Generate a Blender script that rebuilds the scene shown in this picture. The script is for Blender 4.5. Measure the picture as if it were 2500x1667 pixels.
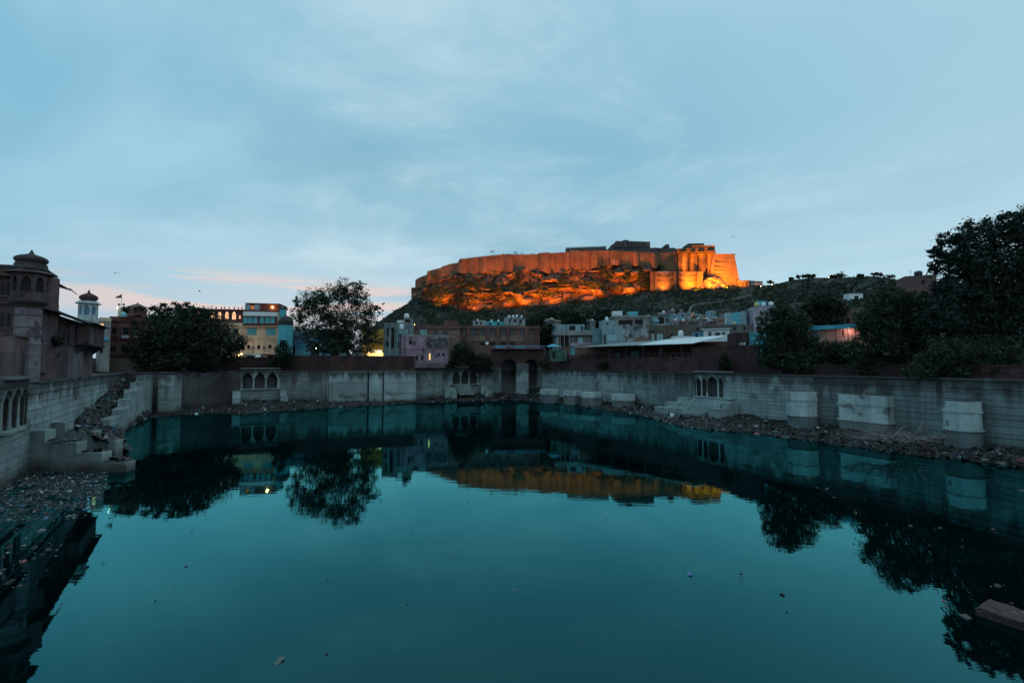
import bpy, math, random
import numpy as np
from mathutils import Vector, Matrix, noise

random.seed(7); RNG = np.random.default_rng(7)
SC = bpy.context.scene
for o in list(bpy.data.objects): bpy.data.objects.remove(o)

# ---------------------------------------------------------------- camera
S = 1.6                                    # metres per plan unit
CAMZ = 8.0 * S                             # eye height above the water
FPX, CX, CY = 1111.0, 1250.0, 833.5        # focal length and centre, photograph pixels
PITCH = math.atan(55 / FPX)
cam = bpy.data.cameras.new('camera'); cam.lens = 36 * FPX / 2500; cam.sensor_width = 36
cam.clip_start = .1; cam.clip_end = 6000
camo = bpy.data.objects.new('camera', cam); SC.collection.objects.link(camo)
camo.location = (0, 0, CAMZ); camo.rotation_euler = (math.pi / 2 + PITCH, 0, 0); SC.camera = camo

# ---------------------------------------------------------------- sky, sun, exposure
SUN_EL, SUN_AZ = math.radians(1.5), math.radians(-28)     # just at the skyline, towards the pink clouds
W = bpy.data.worlds.new('World'); SC.world = W; W.use_nodes = True
def build_sky():
    nt = W.node_tree; N = nt.nodes; Lk = nt.links.new; N.clear()
    out = N.new('ShaderNodeOutputWorld')
    sky = N.new('ShaderNodeTexSky'); sky.sky_type = 'NISHITA'; sky.sun_disc = False
    sky.sun_elevation = SUN_EL; sky.sun_rotation = SUN_AZ; sky.altitude = 230; sky.dust_density = 2.0
    bg1 = N.new('ShaderNodeBackground'); bg1.inputs[1].default_value = .09; Lk(sky.outputs[0], bg1.inputs[0])
    tc = N.new('ShaderNodeTexCoord'); sep = N.new('ShaderNodeSeparateXYZ'); Lk(tc.outputs['Generated'], sep.inputs[0])
    def math_(op, a, b=None, c=None):
        n = N.new('ShaderNodeMath'); n.operation = op
        for i, v in enumerate((a, b, c)):
            if v is None: continue
            if isinstance(v, (int, float)): n.inputs[i].default_value = v
            else: Lk(v, n.inputs[i])
        return n.outputs[0]
    def mr(v, a, b, c=0., d=1.):
        n = N.new('ShaderNodeMapRange'); n.interpolation_type = 'SMOOTHSTEP'; Lk(v, n.inputs[0])
        for i, q in enumerate((a, b, c, d)): n.inputs[i + 1].default_value = q
        return n.outputs[0]
    def mix(f, a, b):
        n = N.new('ShaderNodeMix'); n.data_type = 'RGBA'
        if isinstance(f, (int, float)): n.inputs[0].default_value = f
        else: Lk(f, n.inputs[0])
        for i, v in ((6, a), (7, b)):
            if isinstance(v, tuple): n.inputs[i].default_value = v + (1,)
            else: Lk(v, n.inputs[i])
        return n.outputs[2]
    z = sep.outputs[2]
    # the cloud deck is a flat layer overhead: direction / (height + k) gives its perspective
    zz = math_('ADD', math_('MAXIMUM', z, 0.), .16)
    cmb = N.new('ShaderNodeCombineXYZ')
    Lk(math_('DIVIDE', sep.outputs[0], zz), cmb.inputs[0]); Lk(math_('DIVIDE', sep.outputs[1], zz), cmb.inputs[1])
    def ns(scale, det, rough, dist, off):
        mp = N.new('ShaderNodeMapping'); Lk(cmb.outputs[0], mp.inputs[0]); mp.inputs['Location'].default_value = off
        mp.inputs['Rotation'].default_value = (0, 0, .5); mp.inputs['Scale'].default_value = (1, 1.3, 1)
        n = N.new('ShaderNodeTexNoise'); Lk(mp.outputs[0], n.inputs['Vector'])
        n.inputs['Scale'].default_value = scale; n.inputs['Detail'].default_value = det
        n.inputs['Roughness'].default_value = rough; n.inputs['Distortion'].default_value = dist
        return n.outputs[0]
    ramp = N.new('ShaderNodeValToRGB'); Lk(z, ramp.inputs[0]); e = ramp.color_ramp.elements
    e[0].position = 0.; e[0].color = (.44, .56, .67, 1)
    e[1].position = 1.; e[1].color = (.26, .50, .62, 1)
    for p, c in ((.10, (.44, .575, .68)), (.20, (.375, .56, .67)), (.30, (.275, .50, .63)), (.42, (.225, .46, .60)), (.62, (.28, .51, .645))):
        q = e.new(p); q.color = c + (1,)
    col = mix(mr(ns(.42, 5, .55, .5, (3.1, 1.2, 0)), .40, .62), ramp.outputs[0], (.42, .64, .75))
    col = mix(math_('MULTIPLY', mr(ns(.55, 6, .58, .4, (8.0, 4.4, 0)), .46, .68), .72), col, (.20, .42, .54))
    bright = math_('MULTIPLY', mr(ns(.80, 9, .60, .5, (1.7, 6.2, 0)), .46, .74), .7)
    col = mix(bright, col, (.58, .74, .81))
    # paler towards the right, bluer to the left: the side the last light leaves
    col = mix(mr(sep.outputs[0], -.2, -.85, 0., .42), col, (.14, .43, .62))
    col = mix(mr(sep.outputs[0], .15, .8, 0., .5), col, (.47, .68, .78))
    # sunset streaks low over the skyline
    st = N.new('ShaderNodeCombineXYZ'); Lk(sep.outputs[0], st.inputs[0]); Lk(math_('MULTIPLY', z, 13.), st.inputs[1])
    n2 = N.new('ShaderNodeTexNoise'); Lk(st.outputs[0], n2.inputs['Vector']); n2.inputs['Scale'].default_value = 2.6
    n2.inputs['Detail'].default_value = 6; n2.inputs['Distortion'].default_value = .5
    band = math_('MULTIPLY', mr(z, .06, .115), mr(z, .182, .150))
    near = N.new('ShaderNodeVectorMath'); near.operation = 'DOT_PRODUCT'; Lk(tc.outputs['Generated'], near.inputs[0])
    near.inputs[1].default_value = (math.sin(SUN_AZ), math.cos(SUN_AZ), 0)
    side = mr(near.outputs['Value'], .90, .985)
    pink = math_('MULTIPLY', math_('MULTIPLY', mr(n2.outputs[0], .46, .58), band), side)
    col = mix(math_('MULTIPLY', side, math_('MULTIPLY', mr(z, .24, .04), .45)), col, (.50, .56, .63))
    col = mix(math_('MULTIPLY', pink, .75), col, (.76, .58, .53))
    bg2 = N.new('ShaderNodeBackground'); Lk(col, bg2.inputs[0]); bg2.inputs[1].default_value = 1.13
    ms = N.new('ShaderNodeMixShader'); ms.inputs[0].default_value = .95
    Lk(bg1.outputs[0], ms.inputs[1]); Lk(bg2.outputs[0], ms.inputs[2]); Lk(ms.outputs[0], out.inputs[0])
build_sky()
sun = bpy.data.lights.new('sun', 'SUN'); sun.energy = .12; sun.angle = math.radians(12); sun.color = (1, .72, .55)
suno = bpy.data.objects.new('sun', sun); SC.collection.objects.link(suno)
sd = Vector((math.sin(SUN_AZ) * math.cos(SUN_EL), math.cos(SUN_AZ) * math.cos(SUN_EL), math.sin(SUN_EL)))
suno.rotation_euler = sd.to_track_quat('Z', 'Y').to_euler(); suno.location = (0, 0, 300)
vs = SC.view_settings; vs.view_transform = 'Standard'; vs.look = 'None'; vs.gamma = 1; vs.exposure = 0; vs.use_curve_mapping = False
SC.render.engine = 'CYCLES'; SC.cycles.use_denoising = True; SC.cycles.max_bounces = 6; SC.cycles.sample_clamp_indirect = 4
SC.cycles.diffuse_bounces = 3; SC.cycles.glossy_bounces = 3; SC.cycles.caustics_reflective = False; SC.cycles.caustics_refractive = False

# ---------------------------------------------------------------- pixel <-> world
def ray(px, py):
    u, v = (px - CX) / FPX, (CY - py) / FPX
    return Vector((u, math.cos(PITCH) - math.sin(PITCH) * v, math.sin(PITCH) + math.cos(PITCH) * v))
def U(px, py, y):                           # the point seen at (px, py) that stands y plan units away
    d = ray(px, py); t = y * S / d.y
    return Vector((d.x * t, y * S, CAMZ + d.z * t))
def GZ(px, py, z):                          # the point seen at (px, py) at height z
    d = ray(px, py); t = (z - CAMZ) / d.z
    return Vector((d.x * t, d.y * t, z))

# ---------------------------------------------------------------- mesh helpers
COL = SC.collection
class MB:
    def __init__(s): s.v = []; s.f = []; s.M = None
    def add(s, vs, fs):
        o = len(s.v)
        s.v += [tuple(s.M @ Vector(p)) for p in vs] if s.M else [tuple(p) for p in vs]
        s.f += [tuple(i + o for i in f) for f in fs]; return s
    def box(s, x0, x1, y0, y1, z0, z1):
        return s.hexa([(x0, y0, z0), (x1, y0, z0), (x1, y1, z0), (x0, y1, z0), (x0, y0, z1), (x1, y0, z1), (x1, y1, z1), (x0, y1, z1)])
    def hexa(s, p):
        return s.add(p, [(3, 2, 1, 0), (4, 5, 6, 7), (0, 1, 5, 4), (1, 2, 6, 5), (2, 3, 7, 6), (3, 0, 4, 7)])
    def tube(s, pts, rad, n=6, cap=True):
        pts = [Vector(p) for p in pts]; vs = []; fs = []
        for i, p in enumerate(pts):
            d = (pts[min(i + 1, len(pts) - 1)] - pts[max(i - 1, 0)]).normalized()
            a = d.orthogonal().normalized(); b = d.cross(a)
            for k in range(n):
                t = 2 * math.pi * k / n
                vs.append(p + (a * math.cos(t) + b * math.sin(t)) * rad[i])
        for i in range(len(pts) - 1):
            for k in range(n):
                fs.append((i * n + k, i * n + (k + 1) % n, (i + 1) * n + (k + 1) % n, (i + 1) * n + k))
        if cap: fs += [tuple(range(n - 1, -1, -1)), tuple(range((len(pts) - 1) * n, len(pts) * n))]
        return s.add(vs, fs)
    def lathe(s, prof, n=16, cx=0, cy=0, rot=0, a0=0, a1=2 * math.pi):
        vs = []; fs = []; full = abs(a1 - a0 - 2 * math.pi) < 1e-6; m = n if full else n + 1
        for r, z in prof:
            for k in range(m):
                t = rot + a0 + (a1 - a0) * k / n
                vs.append((cx + r * math.cos(t), cy + r * math.sin(t), z))
        for i in range(len(prof) - 1):
            for k in range(n):
                k2 = (k + 1) % m
                fs.append((i * m + k, i * m + k2, (i + 1) * m + k2, (i + 1) * m + k))
        if full: fs += [tuple(range(m - 1, -1, -1)), tuple(range((len(prof) - 1) * m, len(prof) * m))]
        return s.add(vs, fs)
    def prism(s, poly, z0, z1, k=1.0):
        n = len(poly); cx = sum(p[0] for p in poly) / n; cy = sum(p[1] for p in poly) / n
        vs = [(x, y, z0) for x, y in poly] + [(cx + (x - cx) * k, cy + (y - cy) * k, z1) for x, y in poly]
        fs = [tuple(range(n - 1, -1, -1)), tuple(range(n, 2 * n))] + [(i, (i + 1) % n, n + (i + 1) % n, n + i) for i in range(n)]
        return s.add(vs, fs)
    def arch(s, x0, x1, zs, za, zt, y0, y1, seg=10, kind='pointed'):
        # the solid piece of wall above an arch opening x0..x1 (springing zs, apex za) up to zt
        pts = []
        for i in range(seg + 1):
            t = i / seg; q = 1 - abs(2 * t - 1)
            if kind == 'round': h = math.sqrt(max(0, 1 - (1 - q) ** 2))
            elif kind == 'cusp': h = .82 * math.sqrt(max(0, 1 - (1 - q) ** 2)) + .18 * q ** 3 - .07 * abs(math.sin(q * math.pi * 2.5)) * (q < .95)
            else: h = .72 * math.sqrt(max(0, 1 - (1 - q) ** 2)) + .28 * q * q
            pts.append((x0 + (x1 - x0) * t, zs + (za - zs) * h))
        for (xa, a), (xb, b) in zip(pts, pts[1:]):
            s.hexa([(xa, y0, a), (xb, y0, b), (xb, y1, b), (xa, y1, a), (xa, y0, zt), (xb, y0, zt), (xb, y1, zt), (xa, y1, zt)])
        return s
    def build(s, name, mat, parent=None, smooth=False):
        me = bpy.data.meshes.new(name); me.from_pydata(s.v, [], s.f); me.materials.append(mat)
        if smooth: me.polygons.foreach_set('use_smooth', [True] * len(me.polygons))
        return link(name, me, parent)
def link(name, me, parent=None, loc=None):
    o = bpy.data.objects.new(name, me); COL.objects.link(o)
    if parent: o.parent = parent
    if loc is not None: o.location = loc
    return o
def npmesh(name, V, Q, mat, parent=None, cols=None, smooth=False):
    me = bpy.data.meshes.new(name); k = Q.shape[1]
    me.vertices.add(len(V)); me.vertices.foreach_set('co', np.asarray(V, np.float32).ravel())
    me.loops.add(Q.size); me.loops.foreach_set('vertex_index', Q.astype(np.int32).ravel())
    me.polygons.add(len(Q)); me.polygons.foreach_set('loop_start', np.arange(0, Q.size, k, dtype=np.int32))
    me.update(calc_edges=True); me.materials.append(mat)
    if smooth: me.polygons.foreach_set('use_smooth', [True] * len(Q))
    if cols is not None:
        at = me.color_attributes.new('tint', 'FLOAT_COLOR', 'POINT'); at.data.foreach_set('color', np.asarray(cols, np.float32).ravel())
    return link(name, me, parent)
def tag(o, label=None, cat=None, group=None, kind=None):
    for k, v in (('label', label), ('category', cat), ('group', group), ('kind', kind)):
        if v: o[k] = v
    return o
def thing(name, label, cat, loc=(0, 0, 0), rz=0, group=None):
    o = bpy.data.objects.new(name, None); COL.objects.link(o); o.location = loc; o.rotation_euler = (0, 0, rz)
    return tag(o, label, cat, group)
ORD = 'first second third fourth fifth sixth seventh eighth ninth tenth eleventh twelfth thirteenth fourteenth fifteenth sixteenth seventeenth eighteenth nineteenth twentieth'.split()

# ---------------------------------------------------------------- materials
def mat(name, c1, c2=None, sc=.35, lo=.38, hi=.66, fine=.35, streak=0., stc=None, rough=.92, bump=.25, brick=None, base=None, spots=None, metal=0., drip=None, mort=.55, ov=0.):
    m = bpy.data.materials.new(name); m.use_nodes = True; nt = m.node_tree; N = nt.nodes; Lk = nt.links.new
    b = N['Principled BSDF']; b.inputs['Roughness'].default_value = rough; b.inputs['Specular IOR Level'].default_value = .25; b.inputs['Metallic'].default_value = metal
    if c2 is None: c2 = tuple(x * .72 for x in c1)
    geo = N.new('ShaderNodeNewGeometry'); pos = geo.outputs['Position']
    def noise_(scale, det=6, sxyz=None, dist=0.):
        v = pos
        if sxyz:
            mp = N.new('ShaderNodeMapping'); mp.inputs['Scale'].default_value = sxyz; Lk(pos, mp.inputs[0]); v = mp.outputs[0]
        n = N.new('ShaderNodeTexNoise'); n.inputs['Scale'].default_value = scale; n.inputs['Detail'].default_value = det
        n.inputs['Distortion'].default_value = dist; Lk(v, n.inputs['Vector']); return n.outputs[0]
    def mr(v, a, b_, c=0., d=1.):
        n = N.new('ShaderNodeMapRange'); Lk(v, n.inputs[0])
        for i, q in enumerate((a, b_, c, d)): n.inputs[i + 1].default_value = q
        return n.outputs[0]
    def mul(a, b_):
        n = N.new('ShaderNodeMath'); n.operation = 'MULTIPLY'
        for i, v in enumerate((a, b_)):
            if isinstance(v, (int, float)): n.inputs[i].default_value = v
            else: Lk(v, n.inputs[i])
        return n.outputs[0]
    def mix(f, a, b_, mode='MIX'):
        n = N.new('ShaderNodeMix'); n.data_type = 'RGBA'; n.blend_type = mode
        if isinstance(f, (int, float)): n.inputs[0].default_value = f
        else: Lk(f, n.inputs[0])
        for i, v in ((6, a), (7, b_)):
            if isinstance(v, tuple): n.inputs[i].default_value = tuple(v[:3]) + (1,)
            else: Lk(v, n.inputs[i])
        return n.outputs[2]
    col = mix(mr(noise_(sc, 7, dist=.3), lo, hi), c1, c2)
    nf = noise_(max(sc * 9, 2.2), 5)
    col = mix(mr(nf, .35, .75, 0., fine), col, tuple(x * .35 for x in c1))
    if spots: col = mix(mr(noise_(spots[0], 6), spots[1], spots[1] + .07), col, spots[2])
    if streak: col = mix(mul(mr(noise_(.9, 5, (1, 1, .07)), .48, .70), streak), col, stc or tuple(x * .22 for x in c1))
    if base:
        z0, z1, bc = base; sp = N.new('ShaderNodeSeparateXYZ'); Lk(pos, sp.inputs[0])
        ad = N.new('ShaderNodeMath'); ad.operation = 'MULTIPLY_ADD'; Lk(noise_(.22, 6), ad.inputs[0]); ad.inputs[1].default_value = (z1 - z0) * 2.2; Lk(sp.outputs[2], ad.inputs[2])
        col = mix(mr(ad.outputs[0], z0 + (z1 - z0) * 1.1, z1 + (z1 - z0) * 1.1, .92, 0.), col, bc)
    if drip:
        zt_, ln, dc = drip; sp2 = N.new('ShaderNodeSeparateXYZ'); Lk(pos, sp2.inputs[0])
        a_ = N.new('ShaderNodeMath'); a_.operation = 'MULTIPLY_ADD'; Lk(noise_(.55, 6, (1, 1, .05)), a_.inputs[0]); a_.inputs[1].default_value = ln * 2.4; Lk(sp2.outputs[2], a_.inputs[2])
        col = mix(mr(a_.outputs[0], zt_ + ln * .50, zt_ + ln * 1.0, 0., .9), col, dc)
    h = nf
    if brick:
        tc = N.new('ShaderNodeTexCoord'); s2 = N.new('ShaderNodeSeparateXYZ'); Lk(tc.outputs['Object'], s2.inputs[0])
        c = N.new('ShaderNodeCombineXYZ'); a2 = N.new('ShaderNodeMath'); a2.operation = 'ADD'; Lk(s2.outputs[0], a2.inputs[0]); Lk(s2.outputs[1], a2.inputs[1])
        Lk(a2.outputs[0], c.inputs[0]); Lk(s2.outputs[2], c.inputs[1])
        br = N.new('ShaderNodeTexBrick'); Lk(c.outputs[0], br.inputs['Vector']); br.inputs['Scale'].default_value = 1
        br.inputs['Brick Width'].default_value = brick[0]; br.inputs['Row Height'].default_value = brick[1]; br.inputs['Mortar Size'].default_value = brick[2]
        br.inputs['Color1'].default_value = (1, 1, 1, 1); br.inputs['Color2'].default_value = (.78, .78, .78, 1); br.inputs['Mortar'].default_value = (mort, mort, mort, 1)
        col = mix(1., col, br.outputs[0], 'MULTIPLY')
        ah = N.new('ShaderNodeMath'); ah.operation = 'MULTIPLY_ADD'; Lk(br.outputs['Fac'], ah.inputs[0]); ah.inputs[1].default_value = -.6; Lk(nf, ah.inputs[2]); h = ah.outputs[0]
    if ov:
        oi = N.new('ShaderNodeObjectInfo'); col = mix(mr(oi.outputs['Random'], 0., 1., 0., ov), col, tuple(x * .35 for x in c1))
    Lk(col, b.inputs['Base Color'])
    if bump:
        bp = N.new('ShaderNodeBump'); bp.inputs['Strength'].default_value = bump; bp.inputs['Distance'].default_value = .12
        Lk(h, bp.inputs['Height']); Lk(bp.outputs[0], b.inputs['Normal'])
    return m
def flat(name, c, rough=.8, metal=0., emit=None, es=0.):
    m = bpy.data.materials.new(name); m.use_nodes = True; b = m.node_tree.nodes['Principled BSDF']
    b.inputs['Base Color'].default_value = tuple(c) + (1,); b.inputs['Roughness'].default_value = rough; b.inputs['Metallic'].default_value = metal
    if emit: b.inputs['Emission Color'].default_value = tuple(emit) + (1,); b.inputs['Emission Strength'].default_value = es
    return m
def leafmat(name, c1, c2, ns=.5, nw=.6):
    m = bpy.data.materials.new(name); m.use_nodes = True; nt = m.node_tree; N = nt.nodes; Lk = nt.links.new
    b = N['Principled BSDF']; b.inputs['Roughness'].default_value = .65; b.inputs['Specular IOR Level'].default_value = .3
    g = N.new('ShaderNodeNewGeometry'); n = N.new('ShaderNodeTexNoise'); n.inputs['Scale'].default_value = ns; n.inputs['Detail'].default_value = 4; Lk(g.outputs['Position'], n.inputs['Vector'])
    a = N.new('ShaderNodeMath'); a.operation = 'MULTIPLY_ADD'; Lk(g.outputs['Random Per Island'], a.inputs[0]); a.inputs[1].default_value = .55 if nw < .9 else .35
    s_ = N.new('ShaderNodeMath'); s_.operation = 'MULTIPLY'; Lk(n.outputs[0], s_.inputs[0]); s_.inputs[1].default_value = nw; Lk(s_.outputs[0], a.inputs[2])
    mx = N.new('ShaderNodeMix'); mx.data_type = 'RGBA'; Lk(a.outputs[0], mx.inputs[0]); mx.inputs[6].default_value = c1 + (1,); mx.inputs[7].default_value = c2 + (1,)
    Lk(mx.outputs[2], b.inputs['Base Color']); return m
def tintmat(name, rough=.6):
    m = bpy.data.materials.new(name); m.use_nodes = True; nt = m.node_tree; b = nt.nodes['Principled BSDF']
    a = nt.nodes.new('ShaderNodeAttribute'); a.attribute_name = 'tint'; nt.links.new(a.outputs['Color'], b.inputs['Base Color']); b.inputs['Roughness'].default_value = rough; return m

TANK = mat('tank stone', (.32, .38, .37), (.16, .195, .19), sc=.18, fine=.5, streak=.55, base=(.8, 3.0, (.05, .030, .026)), bump=.35, spots=(.16, .64, (.13, .085, .075)), drip=(10.4, 5.0, (.045, .034, .034)), ov=.5)
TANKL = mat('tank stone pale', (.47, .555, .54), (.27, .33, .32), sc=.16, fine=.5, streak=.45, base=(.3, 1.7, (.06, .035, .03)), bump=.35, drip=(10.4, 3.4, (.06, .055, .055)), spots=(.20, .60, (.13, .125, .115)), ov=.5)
TANKD = mat('tank stone stained and shaded', (.13, .125, .125), (.06, .05, .052), sc=.15, fine=.5, streak=.5, base=(.9, 3.0, (.06, .045, .04)), bump=.35)  # for stained walls; in recesses the dark tone paints their shade
JOINT = flat('joint shadow stone', (.06, .055, .05), .95)
REDW = mat('red sandstone wall', (.115, .055, .054), (.055, .032, .034), sc=.25, fine=.5, streak=.35, brick=(1.1, .38, .03), bump=.4)
REDP = mat('red sandstone rubble', (.17, .085, .08), (.075, .05, .055), sc=.5, fine=.6, brick=(.7, .3, .05), bump=.5)
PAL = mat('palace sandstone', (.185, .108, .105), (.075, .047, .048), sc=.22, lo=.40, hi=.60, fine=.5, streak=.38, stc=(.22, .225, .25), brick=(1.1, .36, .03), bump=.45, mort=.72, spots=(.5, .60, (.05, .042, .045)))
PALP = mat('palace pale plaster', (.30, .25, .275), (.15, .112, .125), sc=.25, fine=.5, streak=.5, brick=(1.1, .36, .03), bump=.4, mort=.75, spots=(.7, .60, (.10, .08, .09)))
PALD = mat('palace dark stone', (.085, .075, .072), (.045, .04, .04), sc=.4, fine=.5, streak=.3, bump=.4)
WHITEW = mat('old whitewash', (.62, .66, .64), (.40, .45, .45), sc=.4, fine=.4, streak=.5, bump=.2)
CREAM = mat('cream plaster', (.74, .54, .37), (.58, .42, .29), sc=.2, fine=.2, streak=.22, bump=.12)
MAROON = mat('maroon paint', (.16, .055, .055), (.10, .04, .04), sc=.6, fine=.3, bump=.15)
BROWN = mat('brown render', (.20, .105, .088), (.125, .068, .06), sc=.15, fine=.4, streak=.4, bump=.2)
BROWN2 = mat('tan render', (.27, .18, .13), (.19, .125, .10), sc=.2, fine=.4, streak=.3, bump=.2)
PINK = mat('pink plaster', (.42, .27, .33), (.28, .17, .22), sc=.3, fine=.4, streak=.35, bump=.3, spots=(.32, .57, (.09, .07, .085)))
GREY = mat('grey concrete', (.34, .33, .31), (.22, .22, .21), sc=.25, fine=.4, streak=.45, bump=.2)
GREYD = mat('dark concrete', (.17, .16, .15), (.10, .095, .09), sc=.3, fine=.5, streak=.4, bump=.25)
BLUE = mat('blue limewash', (.16, .34, .46), (.10, .22, .32), sc=.3, fine=.4, streak=.4, bump=.2)
TURQ = mat('turquoise paint', (.12, .50, .58), (.10, .40, .47), sc=.3, fine=.2, streak=.25, bump=.1)
PALEB = mat('pale blue wall', (.33, .45, .49), (.21, .30, .335), sc=.3, fine=.35, streak=.4, bump=.15)
STAIN = mat('stained white wall', (.42, .44, .43), (.26, .28, .28), sc=.35, fine=.5, streak=.5, bump=.2, spots=(.55, .54, (.08, .085, .085)))
LILAC = mat('lilac wall', (.48, .42, .48), (.36, .31, .37), sc=.3, fine=.3, streak=.4, bump=.15)
YELLOW = mat('yellow wall', (.80, .46, .09), (.62, .33, .06), sc=.4, fine=.25, streak=.3, bump=.15)
SALMON = mat('salmon wall', (.85, .42, .33), (.75, .36, .28), sc=.5, fine=.2, bump=.1)
CYANROOF = mat('blue sheet roof', (.10, .42, .55), (.08, .33, .44), sc=.6, fine=.2, rough=.5, bump=.1)
WHITE = mat('white paint', (.78, .80, .80), (.68, .70, .70), sc=.5, fine=.15, bump=.08, rough=.6)
SHEETG = mat('grey sheet roof', (.26, .28, .29), (.18, .20, .21), sc=.4, fine=.3, rough=.6, bump=.1)
TANKW = flat('white plastic tank', (.74, .77, .78), .5)
TANKY = flat('yellow plastic tank', (.62, .50, .22), .5)
TANKB = flat('black plastic tank', (.03, .03, .035), .5)
FRAMED = flat('dark window frame', (.05, .04, .04), .7)
FRAMEW = flat('white window frame', (.55, .57, .57), .7)
FRAMEC = flat('teal window frame', (.07, .33, .37), .6)
GLASS = flat('dark glass', (.012, .016, .02), .12)
GLASSC = mat('teal curtained glass', (.14, .46, .50), (.07, .27, .32), sc=1.5, fine=.3, rough=.35, bump=0)
SHUTC = mat('cyan shutter', (.38, .62, .68), (.28, .48, .54), sc=1.2, fine=.3, bump=.1)
OPEN = flat('unlit interior', (.02, .017, .016), .95)
LITW = flat('warm lit window', (.6, .4, .25), .8, emit=(1., .50, .24), es=1.15)
LITO = flat('orange lit room', (.4, .2, .1), .8, emit=(1., .28, .05), es=.35)
LITY = flat('yellow lit interior', (.6, .4, .2), .8, emit=(1., .62, .22), es=1.1)
LAMPW = flat('white lamp glass', (.9, .9, .9), .3, emit=(1., .86, .62), es=14)
LAMPO = flat('sodium lamp glass', (.9, .6, .3), .3, emit=(1., .50, .08), es=22)
LAMPG = flat('green white tube lamp', (.9, .9, .9), .3, emit=(.75, 1., .9), es=9)
METAL = flat('weathered metal', (.20, .21, .22), .5, .6)
DARKM = flat('dark iron', (.035, .035, .04), .6, .4)
RAILB = flat('blue painted rail', (.22, .42, .62), .6)
BARK = mat('bark', (.09, .065, .045), (.05, .04, .03), sc=1.2, fine=.5, bump=.5)
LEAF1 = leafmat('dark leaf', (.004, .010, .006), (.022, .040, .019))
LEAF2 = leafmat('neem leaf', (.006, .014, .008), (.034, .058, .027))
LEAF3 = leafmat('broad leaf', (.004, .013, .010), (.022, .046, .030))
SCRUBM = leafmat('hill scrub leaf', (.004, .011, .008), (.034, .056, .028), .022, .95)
ROCK = mat('fort rock', (.26, .145, .095), (.12, .072, .056), sc=.06, fine=.65, bump=1., spots=(.09, .56, (.05, .04, .034)), streak=.4)  # dark spots paint shaded crevices into the rock colour
FORT = mat('fort sandstone', (.30, .155, .085), (.17, .088, .052), sc=.05, fine=.5, streak=.7, stc=(.10, .055, .04), brick=(3.2, 1.3, .09), bump=.5)
FORTD = mat('fort dark masonry', (.17, .13, .13), (.10, .085, .09), sc=.05, fine=.5, streak=.4, brick=(3.0, 1.2, .08), bump=.5)
HILLM = mat('hill soil', (.022, .027, .019), (.046, .044, .034), sc=.02, fine=.5, bump=.6, spots=(.03, .66, (.12, .10, .085)))
SOIL = mat('bank soil', (.045, .037, .033), (.026, .023, .022), sc=.5, fine=.6, bump=.6)
GROUND = mat('dusty ground', (.14, .11, .09), (.09, .075, .065), sc=.08, fine=.4, bump=.3)
PATHM = mat('pale path stone', (.19, .18, .17), (.11, .105, .10), sc=.2, fine=.5, bump=.4)
LITM = tintmat('litter')
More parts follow.
